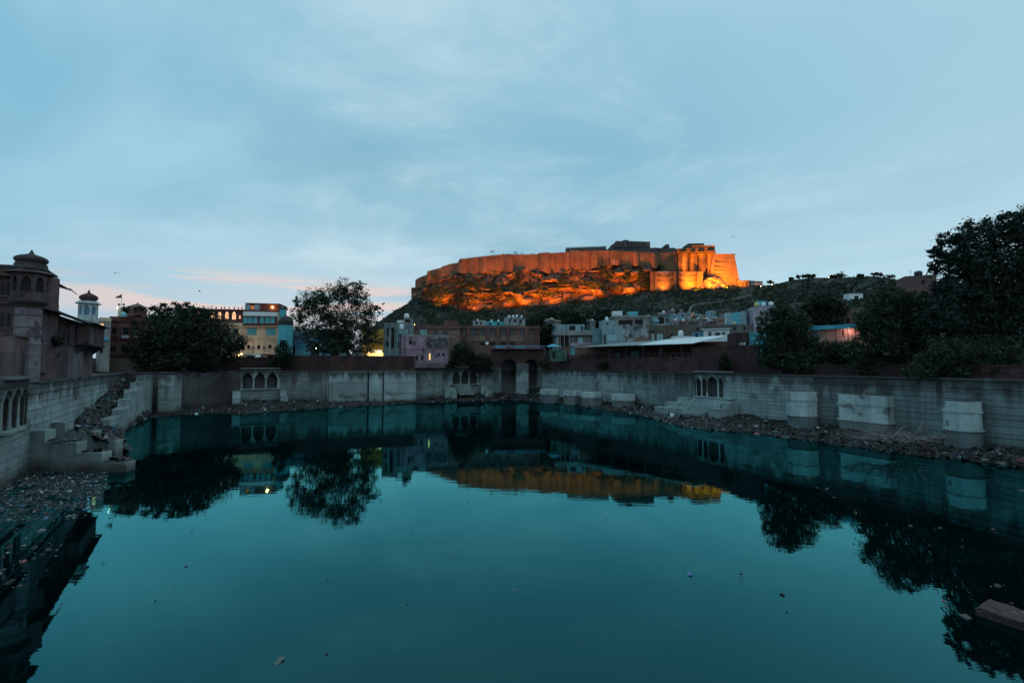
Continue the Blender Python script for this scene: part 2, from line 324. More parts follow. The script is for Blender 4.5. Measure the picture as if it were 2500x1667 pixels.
# ---------------------------------------------------------------- a wall plane with parts placed on it
KINDS = {'d': (FRAMED, GLASS), 'c': (FRAMEC, GLASSC), 'w': (FRAMED, LITW), 'o': (FRAMED, OPEN), 's': (FRAMEW, SHUTC), 'f': (FRAMEW, GLASS), 'r': (FRAMED, LITO), 'y': (FRAMED, LITY)}
class Facade:
    def __init__(s, name, label, cat, A, B, z0, group=None):
        s.A = Vector((A[0], A[1])); s.B = Vector((B[0], B[1])); s.z0 = z0
        s.u = (s.B - s.A).normalized(); s.n = Vector((-s.u.y, s.u.x)); s.L = (s.B - s.A).length
        s.e = thing(name, label, cat, (A[0], A[1], z0), math.atan2(s.u.y, s.u.x), group)
    def w(s, px, py):
        d = ray(px, py); d2 = Vector((d.x, d.y)); t = s.A.dot(s.n) / d2.dot(s.n)
        P = d2 * t; return (P - s.A).dot(s.u), CAMZ + d.z * t - s.z0
    def rect(s, px0, py0, px1, py1):
        pm = (py0 + py1) / 2; xm = (px0 + px1) / 2
        return s.w(px0, pm)[0], s.w(px1, pm)[0], s.w(xm, py1)[1], s.w(xm, py0)[1]
    def world(s, x, y, z): return Vector((*(s.A + s.u * x + s.n * y), s.z0 + z))
    def box(s, name, r, y0, y1, m, parent=None):
        x0, x1, z0, z1 = s.rect(*r); return MB().box(x0, x1, y0, y1, z0, z1).build(name, m, parent or s.e)
    def lbox(s, name, x0, x1, y0, y1, z0, z1, m, parent=None): return MB().box(x0, x1, y0, y1, z0, z1).build(name, m, parent or s.e)
    def body(s, x0, x1, zt, depth, m, wins=(), rev=.22, zb=0., name='wall', y0=0.):
        H = [(*s.rect(*w[:4]), w[4]) for w in wins]
        H = [(max(a, x0 + .02), min(b, x1 - .02), max(c, zb), min(d, zt - .05), k) for a, b, c, d, k in H]
        H = [h for h in H if h[1] - h[0] > .05 and h[3] - h[2] > .05]
        xs = sorted({x0, x1, *[h[0] for h in H], *[h[1] for h in H]}); zs = sorted({zb, zt, *[h[2] for h in H], *[h[3] for h in H]})
        mb = MB()
        for xa, xb in zip(xs, xs[1:]):
            for za, zb_ in zip(zs, zs[1:]):
                cx, cz = (xa + xb) / 2, (za + zb_) / 2
                if any(h[0] < cx < h[1] and h[2] < cz < h[3] for h in H): continue
                mb.add([(xa, y0, za), (xb, y0, za), (xb, y0, zb_), (xa, y0, zb_)], [(0, 1, 2, 3)])
        for a, b, c, d, k in H:
            mb.add([(a, y0, c), (b, y0, c), (b, y0, d), (a, y0, d), (a, y0 + rev, c), (b, y0 + rev, c), (b, y0 + rev, d), (a, y0 + rev, d)],
                   [(0, 4, 5, 1), (1, 5, 6, 2), (2, 6, 7, 3), (3, 7, 4, 0)])
        D = y0 + depth
        mb.add([(x0, y0, zb), (x1, y0, zb), (x1, D, zb), (x0, D, zb), (x0, y0, zt), (x1, y0, zt), (x1, D, zt), (x0, D, zt)],
               [(1, 2, 6, 5), (2, 3, 7, 6), (3, 0, 4, 7), (4, 5, 6, 7)])
        wl = mb.build(name, m, s.e)
        for a, b, c, d, k in H: s.window(a, b, c, d, k, y0 + rev - .04)
        return wl
    def window(s, a, b, c, d, k, y):
        fm, pm = KINDS[k]; t = min(.09, (b - a) * .12); mb = MB()
        for r in ((a, a + t, c, d), (b - t, b, c, d), (a + t, b - t, d - t, d), (a + t, b - t, c, c + t)): mb.box(r[0], r[1], y - .06, y, r[2], r[3])
        if k in 'dcfs' and b - a > .5: xm = (a + b) / 2; mb.box(xm - t / 2, xm + t / 2, y - .05, y - .005, c + t, d - t)
        f = mb.build('window', fm, s.e)
        MB().box(a, b, y + .01, y + .03, c, d).build('pane', pm, f)
        if k in 'dcfs' and b - a > .4: MB().box(a - .08, b + .08, y - .32, y - .07, c - .1, c - .004).build('sill', GREY, f)
        return f
def FP(name, label, cat, pl, pr, yl, yr, pyb, group=None, ground=True):
    A = U(pl, pyb, yl); B = U(pr, pyb, yr); z = min(A.z, B.z); return Facade(name, label, cat, A, B, (min(z, 9.0 * S) if ground else z) - .3, group)
def house(name, label, pl, pr, pt, pb, yl, yr, depth, m, wins=(), parapet=.5, pm=None, slab=False, cat='house', group=None, ground=True):
    f = FP(name, label, cat, pl, pr, yl, yr, pb, group, ground); zt = f.w((pl + pr) / 2, pt)[1]
    f.body(0, f.L, zt - parapet, depth, m, wins); f.zt = zt
    if parapet:
        mb = MB(); o = .12 if slab else .03
        mb.box(-o, f.L + o, -o, .22, zt - parapet + .004, zt).box(-o, f.L + o, depth - .2, depth + o, zt - parapet + .004, zt)
        mb.box(-o, .2, .224, depth - .204, zt - parapet + .004, zt).box(f.L - .2, f.L + o, .224, depth - .204, zt - parapet + .004, zt)
        mb.build('parapet', pm or m, f.e)
    if slab: f.lbox('roof_slab', -.5, f.L + .5, -.6, depth + .2, zt - parapet - .24, zt - parapet - .006, pm or GREY)
    return f
def water_tank(label, px, pyt, pyb, wpx, y, m, group='rooftop water tanks'):
    p = U(px, pyb, y); sc_ = y * S / FPX; r = wpx * sc_ / 2; h = (pyb - pyt) * sc_
    e = thing('water_tank', label, 'water tank', p, 0, group)
    MB().lathe([(r * .96, 0), (r, .04 * h), (r, .22 * h), (r * 1.03, .25 * h), (r, .28 * h), (r, .5 * h), (r * 1.03, .53 * h), (r, .56 * h), (r * .98, .78 * h), (r * .6, .92 * h), (r * .3, .95 * h)], 18).build('barrel', m, e, True)
    MB().lathe([(r * .32, .94 * h), (r * .32, h), (r * .1, h + .02)], 12).build('lid', m, e)
    return e
def lamp_ball(name, label, p, r, m, energy=0, color=(1, .6, .3), group=None, cat='lamp', pole=0):
    e = thing(name, label, cat, p, 0, group)
    if pole: MB().tube([(0, r * 1.7, -pole), (0, r * 1.7, r)], [.09, .06], 7).build('pole', DARKM, e)
    MB().lathe([(.02, -r), (r * .7, -r * .7), (r, 0), (r * .7, r * .7), (.02, r)], 10).build('bulb', m, e, True)
    MB().box(-r * .25, r * .25, r * .6, r * 1.8, -r * .2, r * 1.2).build('bracket', DARKM, e)
    if energy:
        l = bpy.data.lights.new('lamp_light', 'POINT'); l.energy = energy; l.color = color; l.shadow_soft_size = r
        o = bpy.data.objects.new('lamp_light', l); COL.objects.link(o); o.parent = e; o.location = (0, -r * 1.6, 0)
    return e

# ---------------------------------------------------------------- ground and water
TZ, GR = 6.5 * S, 9.0 * S
OUT = [(-12.6, .5), (-31.9, 28.3), (-53, 60), (-62, 73.4), (-58, 75), (-49.6, 83.5), (-43.9, 87), (-36.9, 91.5), (-20.5, 97.5), (-13.6, 101), (-4.7, 104.5), (7, 106),
       (21, 86), (27, 71), (30, 64.5), (36, 54.5), (39.5, 48), (43, 38), (46, 25), (47, .5)]
OUT = [(x * S, y * S) for x, y in OUT]
def offset_loop(P, d):
    R = []; n = len(P)
    for i in range(n):
        a, b, c = Vector(P[i - 1]), Vector(P[i]), Vector(P[(i + 1) % n])
        n1 = (b - a).normalized(); n2 = (c - b).normalized()
        m = Vector((-n1.y - n2.y, n1.x + n2.x)).normalized(); k = max(.4, m.dot(Vector((-n1.y, n1.x))))
        R.append(tuple(b + m * (d / k)))
    return R
def build_ground():
    n = len(OUT); near = {0, n - 1}
    loops = [[(*p, TZ) for p in offset_loop(OUT, .6)], [(*p, TZ) for p in offset_loop(OUT, 10)],
             [(*p, TZ if i in near else GR) for i, p in enumerate(offset_loop(OUT, 10.2))],
             [(*p, TZ if i in near else GR) for i, p in enumerate(offset_loop(OUT, 17))]]
    c = Vector((0, 90.)); lp = []
    for i, p in enumerate(OUT):
        d = (Vector(p) - c).normalized() * 3500; lp.append((c.x + d.x, c.y + d.y, TZ if i in near else GR))
    loops.append(lp); mb = MB(); V = sum(loops, []); F = []
    for k in range(len(loops) - 1):
        for i in range(n):
            j = (i + 1) % n; F.append((k * n + i, k * n + j, (k + 1) * n + j, (k + 1) * n + i))
    mb.add(V, F); tag(mb.build('ground', GROUND), kind='structure')
build_ground()
def build_water():
    m = bpy.data.materials.new('still green water'); m.use_nodes = True; nt = m.node_tree; N = nt.nodes; Lk = nt.links.new; N.clear()
    out = N.new('ShaderNodeOutputMaterial'); geo = N.new('ShaderNodeNewGeometry')
    mp = N.new('ShaderNodeMapping'); mp.inputs['Scale'].default_value = (.35, 1.0, 1); Lk(geo.outputs['Position'], mp.inputs[0])
    n1 = N.new('ShaderNodeTexNoise'); n1.inputs['Scale'].default_value = 1.1; n1.inputs['Detail'].default_value = 3; Lk(mp.outputs[0], n1.inputs['Vector'])
    bp = N.new('ShaderNodeBump'); bp.inputs['Strength'].default_value = .08; bp.inputs['Distance'].default_value = .05; Lk(n1.outputs[0], bp.inputs['Height'])
    body = N.new('ShaderNodeBsdfDiffuse'); body.inputs[0].default_value = (.0004, .0045, .005, 1)
    gl = N.new('ShaderNodeBsdfGlossy'); gl.inputs['Roughness'].default_value = .018; gl.inputs['Color'].default_value = (.24, .88, .91, 1); Lk(bp.outputs[0], gl.inputs['Normal'])
    fr = N.new('ShaderNodeFresnel'); fr.inputs['IOR'].default_value = 1.45; Lk(bp.outputs[0], fr.inputs['Normal'])
    gn = N.new('ShaderNodeMath'); gn.operation = 'MULTIPLY'; gn.use_clamp = True; gn.inputs[1].default_value = 1.6; Lk(fr.outputs[0], gn.inputs[0])
    ms = N.new('ShaderNodeMixShader'); mn = N.new('ShaderNodeMath'); mn.operation = 'SMOOTH_MIN'; Lk(gn.outputs[0], mn.inputs[0]); mn.inputs[1].default_value = .42; mn.inputs[2].default_value = .15; Lk(mn.outputs[0], ms.inputs[0]); Lk(body.outputs[0], ms.inputs[1]); Lk(gl.outputs[0], ms.inputs[2]); Lk(ms.outputs[0], out.inputs[0])
    P = offset_loop(OUT, .5); mb = MB(); mb.add([(x, y, 0) for x, y in P], [tuple(range(len(P) - 1, -1, -1))])
    tag(mb.build('water', m), kind='structure')
build_water()

# ---------------------------------------------------------------- tank walls
def tank_wall(label, A, B, m, gaps=(), zt=TZ, cap=True, coping=TANK, lines=True, name='tank_wall'):
    f = Facade(name, label, 'wall', A, B, -.6); L = f.L; H = zt + .6
    zs = [0.]; r = random.Random(label)
    while zs[-1] < H - 1.2: zs.append(zs[-1] + r.uniform(.62, 1.05))
    zs.append(H); G = list(gaps)
    def spans(za, zb):
        sp = [(0., L)]
        for a, b, c, d in G:
            if c < zb - .05 and d > za + .05:
                sp = [q for x0, x1 in sp for q in ((x0, min(x1, a)), (max(x0, b), x1)) if q[1] - q[0] > .05]
        return sp
    cuts = sorted({0., H, *[g[2] for g in G], *[g[3] for g in G]})
    mb = MB()
    for za, zb in zip(cuts, cuts[1:]):
        for x0, x1 in spans(za, zb): mb.box(x0, x1, .09, .7, za, zb)
    mb.build('core', JOINT, f.e)
    for i, (za, zb) in enumerate(zip(zs, zs[1:])):
        o = r.uniform(-.015, .03); t = .05 if i % 3 else .10
        for x0, x1 in spans(za, zb):
            xa = x0
            while xa < x1 - .01:
                xb = xa + r.uniform(2.6, 6.0); xb = x1 if x1 - xb < 1.2 else xb
                f.lbox('stone_block', xa + .012, xb - .012, o + r.uniform(-.03, .03), .5, za + (0 if i == 0 else t / 2), zb - t / 2 + r.uniform(-.02, .015), m); xa = xb
    if cap:
        xa = -.05
        while xa < L:
            xb = min(L + .05, xa + r.uniform(1.8, 3.6))
            if r.random() > .05: f.lbox('coping_stone', xa, xb - .03, -.28 + r.uniform(-.06, .06), .72, H + .003, H + r.uniform(.24, .36), coping)
            xa = xb
        for x0, x1 in spans(H - 1.15, H - .95): f.lbox('string_course', x0, x1, -.14, -.018, H - 1.15, H - .95, m)
    return f
def gap_of(A, B, pxr):                   # opening in wall-local coordinates
    f0 = Facade.__new__(Facade); f0.A = Vector(A); f0.B = Vector(B); f0.u = (f0.B - f0.A).normalized(); f0.n = Vector((-f0.u.y, f0.u.x)); f0.z0 = -.6
    return f0.rect(*pxr)
def arcade(label, A, B, px0, px1, arches, pyt, pyb, m, kind='pointed', depth=2.6, ent=True, name='arcade'):
    # arches: list of (px0, px1, py_spring, py_apex)
    f = Facade(name, label, 'arcade', A, B, -.6)
    xa = f.w(px0, pyt)[0]; xb = f.w(px1, pyt)[0]; zt = f.w((px0 + px1) / 2, pyt)[1]; zb = f.w((px0 + px1) / 2, pyb)[1]
    xs = [(f.w(a[0], a[2])[0], f.w(a[1], a[2])[0], f.w((a[0] + a[1]) / 2, a[2])[1], f.w((a[0] + a[1]) / 2, a[3])[1]) for a in arches]
    mb = MB()                              # a closed niche behind
    mb.add([(xa, .5, zb), (xb, .5, zb), (xb, depth, zb), (xa, depth, zb), (xa, .5, zt), (xb, .5, zt), (xb, depth, zt), (xa, depth, zt)], [(0, 1, 2, 3), (3, 2, 6, 7), (0, 3, 7, 4), (1, 5, 6, 2), (4, 7, 6, 5)])
    mb.build('recess', TANKD, f.e)  # shade inside the niche is put into this darker stone
    for x0, x1, zs, za in xs: MB().arch(x0, x1, zs, za, zt - .01, -.06, .42, 12, kind).build('arch', m, f.e)
    prev = xa
    for i, (x0, x1, zs, za) in enumerate(xs + [(xb, xb, 0, 0)]):
        if x0 - prev > .04:
            wd = x0 - prev; c = (prev + x0) / 2; zs_ = xs[min(i, len(xs) - 1)][2]
            f.lbox('spandrel', prev, x0, -.058, .418, zs_ + .004, zt - .012, m)
            r = min(wd / 2, .42); e2 = wd > 1.3
            if e2: f.lbox('pier', prev, x0, -.05, .41, zb, zs_, m)
            else:
                p = MB().lathe([(r, 0), (r, .2), (r * .72, .32), (r * .78, .5), (r * .62, (zs_ - zb) * .55), (r * .6, (zs_ - zb) * .86), (r * .95, (zs_ - zb) * .95), (r, zs_ - zb)], 8, c, .18, math.pi / 8)
                p.v = [(x, y, z + zb) for x, y, z in p.v]; p.build('column', m, f.e)
        prev = x1
    f.lbox('sill_slab', xa - .2, xb + .2, -.5, .48, zb - .3, zb - .004, m)
    if ent:
        f.lbox('lintel', xa - .15, xb + .15, -.12, .46, zt + .003, zt + .42, m)
        mb = MB().hexa([(xa - .4, -.75, zt + .45), (xb + .4, -.75, zt + .45), (xb + .4, .3, zt + .55), (xa - .4, .3, zt + .55), (xa - .4, -.75, zt + .53), (xb + .4, -.75, zt + .53), (xb + .4, .3, zt + .78), (xa - .4, .3, zt + .78)])
        mb.build('eave', m, f.e)
    f.xa, f.xb, f.zb, f.zt = xa, xb, zb, zt
    return f
W2 = lambda i: OUT[i]
def lerp2(a, b, t): return (a[0] + (b[0] - a[0]) * t, a[1] + (b[1] - a[1]) * t)
# left wall with its tall three-arched niche
g = gap_of(W2(1), W2(2), (8, 936, 68, 1044))
tank_wall('pale stone wall with an arched niche below the palace', W2(1), W2(2), TANKL, [g])
tank_wall('stone wall running past the camera side of the palace', W2(0), W2(1), TANKL)
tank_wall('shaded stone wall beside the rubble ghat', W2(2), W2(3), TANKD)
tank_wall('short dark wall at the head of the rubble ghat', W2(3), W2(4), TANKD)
arcade('tall niche of slender columns in the palace wall', W2(1), W2(2), 8, 68, [(11, 29, 972, 950), (33, 50, 968, 947), (53, 66, 965, 945)], 936, 1044, TANKL, 'cusp')
# far wall
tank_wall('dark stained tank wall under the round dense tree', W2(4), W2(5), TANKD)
g = gap_of(W2(5), W2(6), (590, 904, 682, 948))
tank_wall('tank wall holding the arcade below the hotel', W2(5), W2(6), TANK, [g])
arcade('three pointed arches above a rubble slope below the hotel', W2(5), W2(6), 590, 682, [(593, 616, 922, 909), (623, 646, 922, 909), (653, 676, 922, 909)], 904, 948, TANKL)
tank_wall('weathered pale wall between arcade and buttressed block', W2(6), W2(7), TANK)
tank_wall('tank wall behind the big banded block', W2(7), W2(8), TANK)
tank_wall('tank wall below the pink house', W2(8), W2(9), TANK)
g = gap_of(W2(9), W2(10), (1101, 900, 1169, 937))
tank_wall('tank wall holding the arcade beside the gateway', W2(9), W2(10), TANK, [g])
arcade('three dark pointed arches beside the gateway', W2(9), W2(10), 1101, 1169, [(1106, 1122, 917, 905), (1127, 1143, 917, 905), (1148, 1164, 917, 905)], 900, 937, TANKL)
# right wall
tank_wall('long pale wall behind the row of low plinths', W2(11), W2(12), TANKL)
tank_wall('streaked tank wall left of the columned pavilion', W2(12), W2(13), TANK)
g = gap_of(W2(13), W2(14), (1697, 912, 1786, 970))
tank_wall('tank wall round the columned pavilion', W2(13), W2(14), TANK, [g])
arcade('columned pavilion with one wide and four narrow openings', W2(13), W2(14), 1697, 1786, [(1700, 1709, 928, 922), (1714, 1722, 928, 922), (1727, 1749, 928, 918), (1754, 1763, 928, 922), (1768, 1776, 930, 923)], 914, 969, TANKL, 'cusp')
tank_wall('pale wall right of the columned pavilion', W2(14), W2(15), TANKL)
tank_wall('wall behind the square banded buttress', W2(15), W2(16), TANK)
tank_wall('wall behind the round banded buttress', W2(16), W2(17), TANK)
tank_wall('tank wall running out past the bottom rubble', W2(17), W2(18), TANK)
tank_wall('tank wall beside the camera', W2(18), W2(19), TANK)

def banded(name, label, poly, ztop, bands, m, group=None, low=None):
    cx = sum(p[0] for p in poly) / len(poly); cy = sum(p[1] for p in poly) / len(poly)
    e = thing(name, label, 'buttress', (cx, cy, -.6), 0, group); P = [(x - cx, y - cy) for x, y in poly]; zs = [0.] + [b + .6 for b in bands] + [ztop + .6]
    for i, (a, b) in enumerate(zip(zs, zs[1:])):
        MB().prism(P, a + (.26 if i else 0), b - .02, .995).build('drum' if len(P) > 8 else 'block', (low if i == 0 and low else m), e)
        if i: MB().prism([(x * 1.07, y * 1.07) for x, y in P], a, a + .24, 1.0).build('band', m, e)
    MB().prism([(x * .97, y * .97) for x, y in P], zs[-1] - .016, zs[-1] + .06, .97).build('cap', TANKD, e)
    return e
def reg(cx, cy, r, n, rot=0, sy=1): return [(cx + r * math.cos(rot + 2 * math.pi * i / n), cy + sy * r * math.sin(rot + 2 * math.pi * i / n)) for i in range(n)]
def zat(py, y): return U(1250, py, y).z
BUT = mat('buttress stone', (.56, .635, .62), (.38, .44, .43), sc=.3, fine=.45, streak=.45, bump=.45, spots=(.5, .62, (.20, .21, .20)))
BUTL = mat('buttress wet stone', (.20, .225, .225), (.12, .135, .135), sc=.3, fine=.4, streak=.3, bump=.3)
c = U(1957, 1000, 54.2)
banded('buttress', 'six-sided banded stone buttress with twigs on top', reg(c.x, c.y, 1.6 * 1.55, 6, .35), zat(955, 53.4), [zat(1016, 53.4), zat(978, 53.4)], BUT, 'banded buttresses on the tank wall', BUTL)
a, b = U(2050, 1060, 51.2), U(2170, 1075, 47.0); d = Vector((b.y - a.y, -(b.x - a.x), 0)).normalized() * -3.4
banded('buttress', 'wide square banded stone buttress beside the brushwood', [(a.x, a.y), (b.x, b.y), (b.x + d.x, b.y + d.y), (a.x + d.x, a.y + d.y)], zat(964, 49), [zat(1030, 49), zat(990, 49)], BUT, 'banded buttresses on the tank wall', BUTL)
c = U(2351, 1050, 41.5)
banded('buttress', 'round banded stone drum buttress near the shore rubble', reg(c.x, c.y, 2.05, 22), zat(980, 40.6), [zat(1053, 40.6), zat(1008, 40.6)], BUT, 'banded buttresses on the tank wall', BUTL)
# banded block of three faces on the far wall
for lab, p0, p1, ya, yb, bands in (('broad banded block of the far wall under the big tree', 803, 897, 90.6, 93.0, (968, 935, 911)), ('narrow projecting pilaster of the banded far wall', 901, 934, 92.4, 93.2, (962, 911)), ('banded block of the far wall left of the pink house', 937, 1015, 93.6, 96.2, (961, 934, 911))):
    a, b = U(p0, 950, ya), U(p1, 950, yb); d = Vector((-(b.y - a.y), b.x - a.x, 0)).normalized() * 2.6; ym = (ya + yb) / 2
    banded('buttress', lab, [(a.x, a.y), (b.x, b.y), (b.x + d.x, b.y + d.y), (a.x + d.x, a.y + d.y)], TZ, [zat(q, ym) for q in bands], TANKL, 'banded buttresses on the tank wall', TANKL)
a, b = U(386, 950, 72.6), U(421, 950, 73.2); d = Vector((0, 3.2, 0))
banded('buttress', 'lone pale pier against the dark wall under the tree', [(a.x, a.y), (b.x, b.y), (b.x, b.y + 3.2), (a.x, a.y + 3.2)], zat(916, 73), [zat(975, 73), zat(944, 73)], TANKL, 'banded buttresses on the tank wall')

# low plinths in front of the right wall
for i, (p0, p1, pt, pc, pb, y) in enumerate([(1319, 1366, 951, 963, 985, 93.6), (1376, 1420, 954, 966, 992, 89.5), (1419, 1471, 958, 971, 992, 86.2), (1494, 1551, 963, 978, 1006, 81.5)]):
    c = U((p0 + p1) / 2, pt, y + 1.2); r = (p1 - p0) * y * S / FPX / 2; zt, zc = zat(pt, y) , zat(pc, y)
    e = thing('stone_plinth', '%s low stone plinth from the gateway, with a capped rim' % ORD[i], 'plinth', (c.x, c.y, -.5), -.35, 'low plinths standing in the shallows')
    P = reg(0, 0, r * 1.06, 8, math.pi / 8, .8)
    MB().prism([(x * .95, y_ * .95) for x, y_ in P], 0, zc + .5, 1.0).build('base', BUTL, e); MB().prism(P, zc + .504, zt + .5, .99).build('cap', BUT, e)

# stairs: stepped side walls at the left, flights under the arcades
def stepped_wall(name, label, pts, m, thick, z0=-.6, dirv=None):
    # pts: (x0, y0, x1, y1, ztop) plan runs, each its own block with a capping slab
    e = thing(name, label, 'stair wall', (pts[0][0], pts[0][1], z0))
    for x0, y0, x1, y1, zt in pts:
        u = Vector((x1 - x0, y1 - y0)).normalized(); n = Vector((-u.y, u.x)) * thick; o = Vector((pts[0][0], pts[0][1]))
        q = [Vector((x0, y0)) - o, Vector((x1, y1)) - o]; P = [tuple(q[0]), tuple(q[1]), tuple(q[1] + n), tuple(q[0] + n)]
        MB().prism(P, 0, zt - z0 - .25).build('block', m, e)
        c = sum((Vector(p) for p in P), Vector((0, 0))) / 4
        r_ = random.Random(x0 + zt); k_ = max(1, int((q[1] - q[0]).length / 1.7))
        for i_ in range(k_):
            a_, b_ = q[0].lerp(q[1], i_ / k_), q[0].lerp(q[1], (i_ + .985) / k_); j_ = lambda: Vector((r_.uniform(-.05, .05), r_.uniform(-.05, .05)))
            if r_.random() > .08: MB().prism([tuple(a_ - n * .04 + j_()), tuple(b_ - n * .04 + j_()), tuple(b_ + n * 1.04 + j_()), tuple(a_ + n * 1.04 + j_())], zt - z0 - .246, zt - z0 + r_.uniform(-.06, .05), .98).build('capstone', m, e)
    return e
pts = []
sx = [(372, 985, 73.0, 917), (352, 1000, 68.5, 934), (338, 1012, 64.5, 953), (325, 1025, 60.5, 975), (312, 1038, 57.0, 999), (300, 1050, 54.0, 1022), (268, 1075, 50.0, 1040)]
for (pa, qa, ya, ta), (pb, qb, yb, tb) in zip(sx, sx[1:]):
    a = U(pa, qa, ya); b = U(pb, qb, yb); pts.append((b.x, b.y, a.x, a.y, zat(ta, yb)))
stepped_wall('stair_wall', 'stepped pale side wall climbing to the far corner', pts, TANKL, 1.7)
pts = []
for p0, p1, top in ((-40, 108, 1050), (108, 187, 1077), (187, 250, 1104), (250, 310, 1128)):
    a = U(p0, 1100, 34.2); b = U(p1, 1100, 34.2); pts.append((a.x, a.y, b.x, b.y, zat(top, 34.2)))
stepped_wall('stair_wall', 'stepped pale side wall at the foot of the niche', pts, TANKL, 1.3)
pts = []
for p0, p1, top in ((95, 157, 1031), (157, 226, 1052), (226, 282, 1074)):
    a = U(p0, 1080, 38.6); b = U(p1, 1080, 38.6); pts.append((a.x, a.y, b.x, b.y, zat(top, 38.6)))
stepped_wall('stair_wall', 'second stepped wall half buried in rubble by the ghat', pts, TANKL, 1.2)

def flight(label, f, x0, x1, z_top, n, tread, rise, m, side=True, skew=0.):
    e = thing('stone_stair', label, 'stairs', f.world(0, 0, 0) , math.atan2(f.u.y, f.u.x))
    for i in range(n):
        yb = -.5 - i * tread; zt = z_top - i * rise; sk = skew * i
        MB().box(x0 + sk, x1 + sk, yb - tread, yb + .04, max(0, zt - rise * 2.2), zt).build('step', m, e)
    return e
def wall_frame(i):
    f = Facade.__new__(Facade); f.A = Vector(W2(i)); f.B = Vector(W2(i + 1)); f.u = (f.B - f.A).normalized(); f.n = Vector((-f.u.y, f.u.x)); f.z0 = -.6; f.L = (f.B - f.A).length; return f
f = wall_frame(13); r = f.rect(1697, 912, 1786, 970)
flight('stone steps below the columned pavilion', f, r[0] + .3, r[1] - .3, r[2] - .35, 8, .75, .42, TANKL, skew=-.3)
def side_blocks(label, f, specs, m):
    e = thing('stair_cheek', label, 'stair wall', f.world(0, 0, 0), math.atan2(f.u.y, f.u.x))
    for x0, x1, y0, y1, zt in specs:
        MB().box(x0, x1, y0, y1, 0, zt - .22).build('block', m, e); MB().box(x0 - .06, x1 + .06, y0 - .06, y1 + .06, zt - .216, zt).build('capstone', m, e)
z = r[2] - .3
side_blocks('stepped stair cheek left of the pavilion steps', f, [(r[0] - 3.6, r[0] - .1, -2.4, -.4, z - .1), (r[0] - 5.4, r[0] - 1.3, -4.6, -2.44, z - 1.3), (r[0] - 6.6, r[0] - 2.2, -6.8, -4.64, z - 2.5)], TANKL)
side_blocks('stepped stair cheek right of the pavilion steps', f, [(r[1] + .1, r[1] + 1.9, -3.2, -.4, z - .3), (r[1] - 1.0, r[1] + 1.4, -6.2, -3.24, z - 1.6)], TANKL)
f = wall_frame(5); r = f.rect(590, 904, 682, 948); z = r[2] - .3
side_blocks('pair of pale stair cheeks below the hotel arcade, left one', f, [(r[0] - 2.2, r[0] - .2, -1.6, -.4, z - .2), (r[0] - 2.2, r[0] - .2, -3.2, -1.64, z - 2.0)], TANKL)
side_blocks('pair of pale stair cheeks below the hotel arcade, right one', f, [(r[1] + .2, r[1] + 1.9, -1.6, -.4, z - .2), (r[1] + .2, r[1] + 2.2, -3.2, -1.64, z - 2.0)], TANKL)
f = wall_frame(9); r = f.rect(1101, 900, 1169, 937); z = r[2] - .3
flight('narrow stone steps below the arches beside the gateway', f, r[0] + 1.5, r[1] - 3.5, z, 7, .5, .42, TANK, skew=.1)
side_blocks('stair cheek left of the narrow gateway steps', f, [(r[0] - 2.5, r[0] + 1.2, -1.9, -.4, z - .9), (r[0] - .6, r[0] + 1.3, -3.6, -1.94, z - 2.0)], TANKL)
side_blocks('stair cheek right of the narrow gateway steps', f, [(r[1] + .4, r[1] + 2.6, -1.9, -.4, z - .5), (r[1] + 1.4, r[1] + 3.9, -3.6, -1.94, z - 1.9)], TANKL)

# ---------------------------------------------------------------- rubble banks and litter
def bank(label, shore, wall, zw, seed, n=90, m=14, name='rubble_bank'):
    def samp(P, t):
        d = [0.]
        for a, b in zip(P, P[1:]): d.append(d[-1] + math.dist(a, b))
        t *= d[-1]; return np.interp(t, d, [p[0] for p in P]), np.interp(t, d, [p[1] for p in P])
    V = []; F = []
    for i in range(n + 1):
        a, b = samp(shore, i / n), samp(wall, i / n); zt = np.interp(i / n, np.linspace(0, 1, len(zw)), zw)
        for j in range(m + 1):
            t = j / m; x, y = a[0] + (b[0] - a[0]) * t, a[1] + (b[1] - a[1]) * t
            w = noise.fractal(Vector((x * .35, y * .35, seed)), 1, 2, 4); w2 = noise.noise(Vector((x * .09, y * .09, seed + 3)))
            V.append((x, y, -.35 + (zt + .35) * t ** .8 + w * .38 * min(1, t * 3 + .3) + w2 * .35))
    for i in range(n):
        for j in range(m): k = i * (m + 1) + j; F.append((k, k + 1, k + m + 2, k + m + 1))
    o = npmesh(name, np.array(V), np.array(F), SOIL, smooth=False); tag(o, label, 'rubble', kind='stuff'); return np.array(V).reshape(n + 1, m + 1, 3)
PALETTE = np.array([(.62, .64, .66), (.5, .52, .5), (.34, .38, .42), (.26, .26, .25), (.16, .15, .145), (.11, .10, .10), (.07, .065, .065), (.10, .22, .38), (.12, .34, .40), (.40, .10, .09), (.30, .12, .14), (.34, .33, .30), (.20, .20, .19), (.08, .07, .07)])
